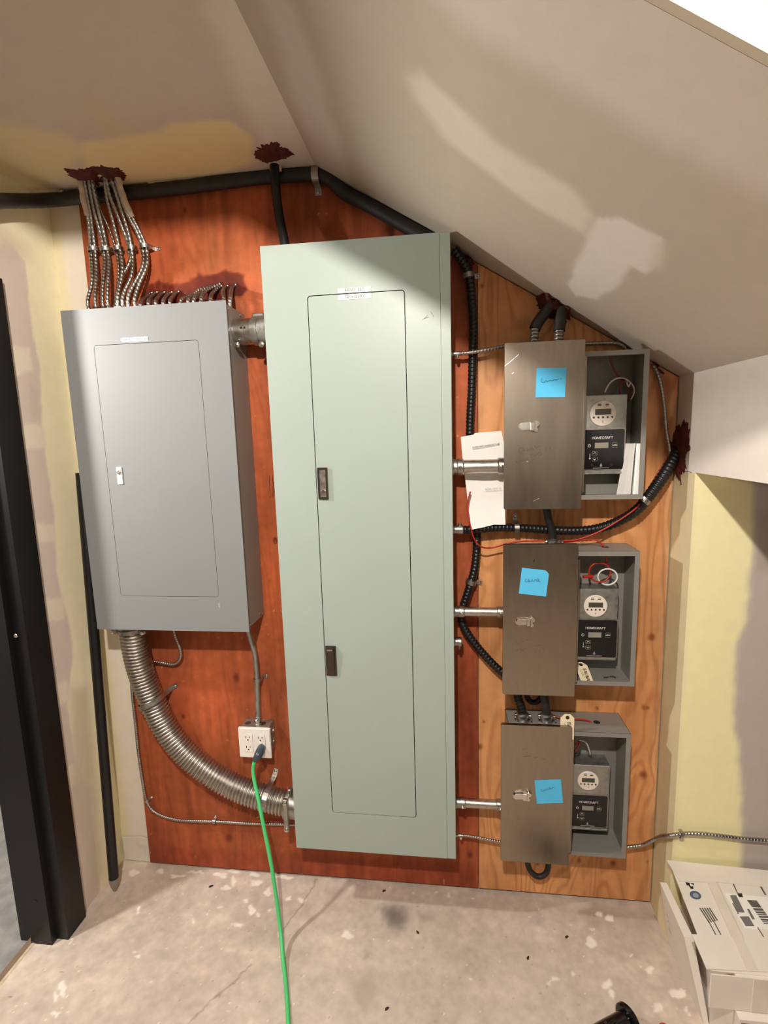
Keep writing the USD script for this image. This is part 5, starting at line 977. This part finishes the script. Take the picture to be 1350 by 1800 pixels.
for p in ([(1288, 1554), (1290, 1554), (1297, 1570), (1295.6, 1570)], [(1336, 1559), (1339, 1559), (1347, 1573), (1344.5, 1573)], [(1331, 1630), (1332.5, 1630), (1343, 1647), (1341.5, 1647)]): quad_print(t, 'print_line', p, zp + 0.0008, 'carton_print')
t2 = thing('carton', 'lower white carton under the open one, printed on its front', 'carton', (0.85, -0.35, 0))
part(t2, 'body', prism_z(Polygon([(0.692, -0.150), (1.06, -0.150), (1.06, -0.490), (0.676, -0.490)]), 0.0, 0.195), 'carton')
for k, (zz, x0, x1, hh) in enumerate(((0.186, 0.0, 0.30, 0.010), (0.168, 0.02, 0.26, 0.006), (0.150, 0.0, 0.22, 0.008), (0.132, 0.02, 0.3, 0.006))):
    part(t2, 'print_line', cbox((0.680 + x0, -0.4908, zz - hh), (0.680 + x1, -0.4896, zz), 0.0003), 'carton_print' if k % 2 == 0 else 'ink_faint')
t3 = thing('carton', 'thin white carton standing on edge against the stacked cartons', 'carton', (0.66, -0.23, 0))
th_ = [(0.681, 0.0), (0.668, 0.0), (0.634, 0.217), (0.648, 0.217)]
sl = trimesh.convex.convex_hull(np.array([(0.682 - 0.012 * 0, y, 0.0) for y in (-0.137, -0.36)] + [(0.669, y, 0.0) for y in (-0.137, -0.36)] + [(0.633 if y > -0.2 else 0.628, y, 0.216) for y in (-0.137, -0.31)] + [(0.652, y, 0.216) for y in (-0.137, -0.31)]))
part(t3, 'body', sl, 'carton', smooth=20)
ln_ = []
for k in range(7):
    z = 0.185 - k * 0.016; x = 0.6335 + (0.216 - z) / 0.216 * 0.035
    ln_.append(cbox((x - 0.0008, -0.165 - 0.004 * (k % 3), z - 0.004), (x + 0.001, -0.165 - 0.075 - 0.02 * ((k * 7) % 3), z), 0.0003))
part(t3, 'print_lines', ln_, 'ink_faint')
# ------------------------------------------------------------------ things on the floor
a, b = np.array([0.462, -0.392, 0.037]), np.array([0.30, -0.500, 0.037]); dv = (b - a) / np.linalg.norm(b - a)
t = thing('tool_handle', 'black tool handle with a flanged end, lying on the concrete floor', 'tool', (a[0], a[1], 0))
part(t, 'grip', lathe([(0.018, 0), (0.024, 0.004), (0.026, 0.03), (0.030, 0.07), (0.034, 0.12), (0.034, 0.20), (0.030, 0.21)], a + dv * 0.006, dv, 28), 'black_gloss')
part(t, 'flange', lathe([(0.014, -0.006), (0.032, -0.008), (0.036, -0.004), (0.036, 0.004), (0.032, 0.008), (0.020, 0.010)], a, dv, 36), 'black_gloss', 'round flange')
part(t, 'rib', [tube([a + dv * 0.05 + (0, 0, 0.030), a + dv * 0.16 + (0, 0, 0.036)], 0.004, 8, 0.01), cyl(a + dv * 0.075 + (-0.006, 0.0, 0.030), a + dv * 0.075 + (-0.008, -0.002, 0.038), 0.004, 10)], 'black_pvc')
c = on(1168, 1819, (0, 0, 1), 0.0)
t = thing('cap', 'small red plastic cap on the concrete floor beside the cartons', 'cap', (c[0], c[1], 0))
part(t, 'cap_body', lathe([(0.016, 0.0), (0.018, 0.002), (0.0175, 0.012), (0.014, 0.020), (0.008, 0.0235), (0.001, 0.0245)], (c[0], c[1], 0), (0, 0, 1), 26), 'cap_red'); part(t, 'rim', lathe([(0.0185, 0), (0.0205, 0.001), (0.0205, 0.004), (0.0185, 0.005)], (c[0], c[1], 0), (0, 0, 1), 26), 'cap_red')
for i, (x, y, an, lab) in enumerate(((371, 1557, 0.5, 'black chip of debris left of the green cord, near the plywood'), (675, 1565, 0.4, 'dark sliver of debris right of the green cord, near the plywood'), (734, 1638, 2.2, 'dark sliver of debris near the middle of the floor'), (996, 1646, 0.5, 'dark sliver of debris below the lowest control box'), (928, 1683, 1.0, 'dark sliver of debris left of the tool handle'), (680, 1772, 0.6, 'dark sliver of debris at the bottom of the floor'))):
    c = on(x, y, (0, 0, 1), 0.003); s = 0.0065 if i else 0.008
    pg = Polygon([(-s, -0.002), (-s * 0.3, -0.0035), (s, -0.001), (s * 0.7, 0.002), (-s * 0.5, 0.003)])
    m = trimesh.creation.extrude_polygon(pg, 0.003, engine='earcut'); m.apply_transform(trimesh.transformations.rotation_matrix(an, (0, 0, 1))); m.apply_translation((c[0], c[1], 0.0002))
    single('debris_chip', m, 'oxide' if i else 'gap_dark', lab, 'debris', 'dark debris on the floor', smooth=False)
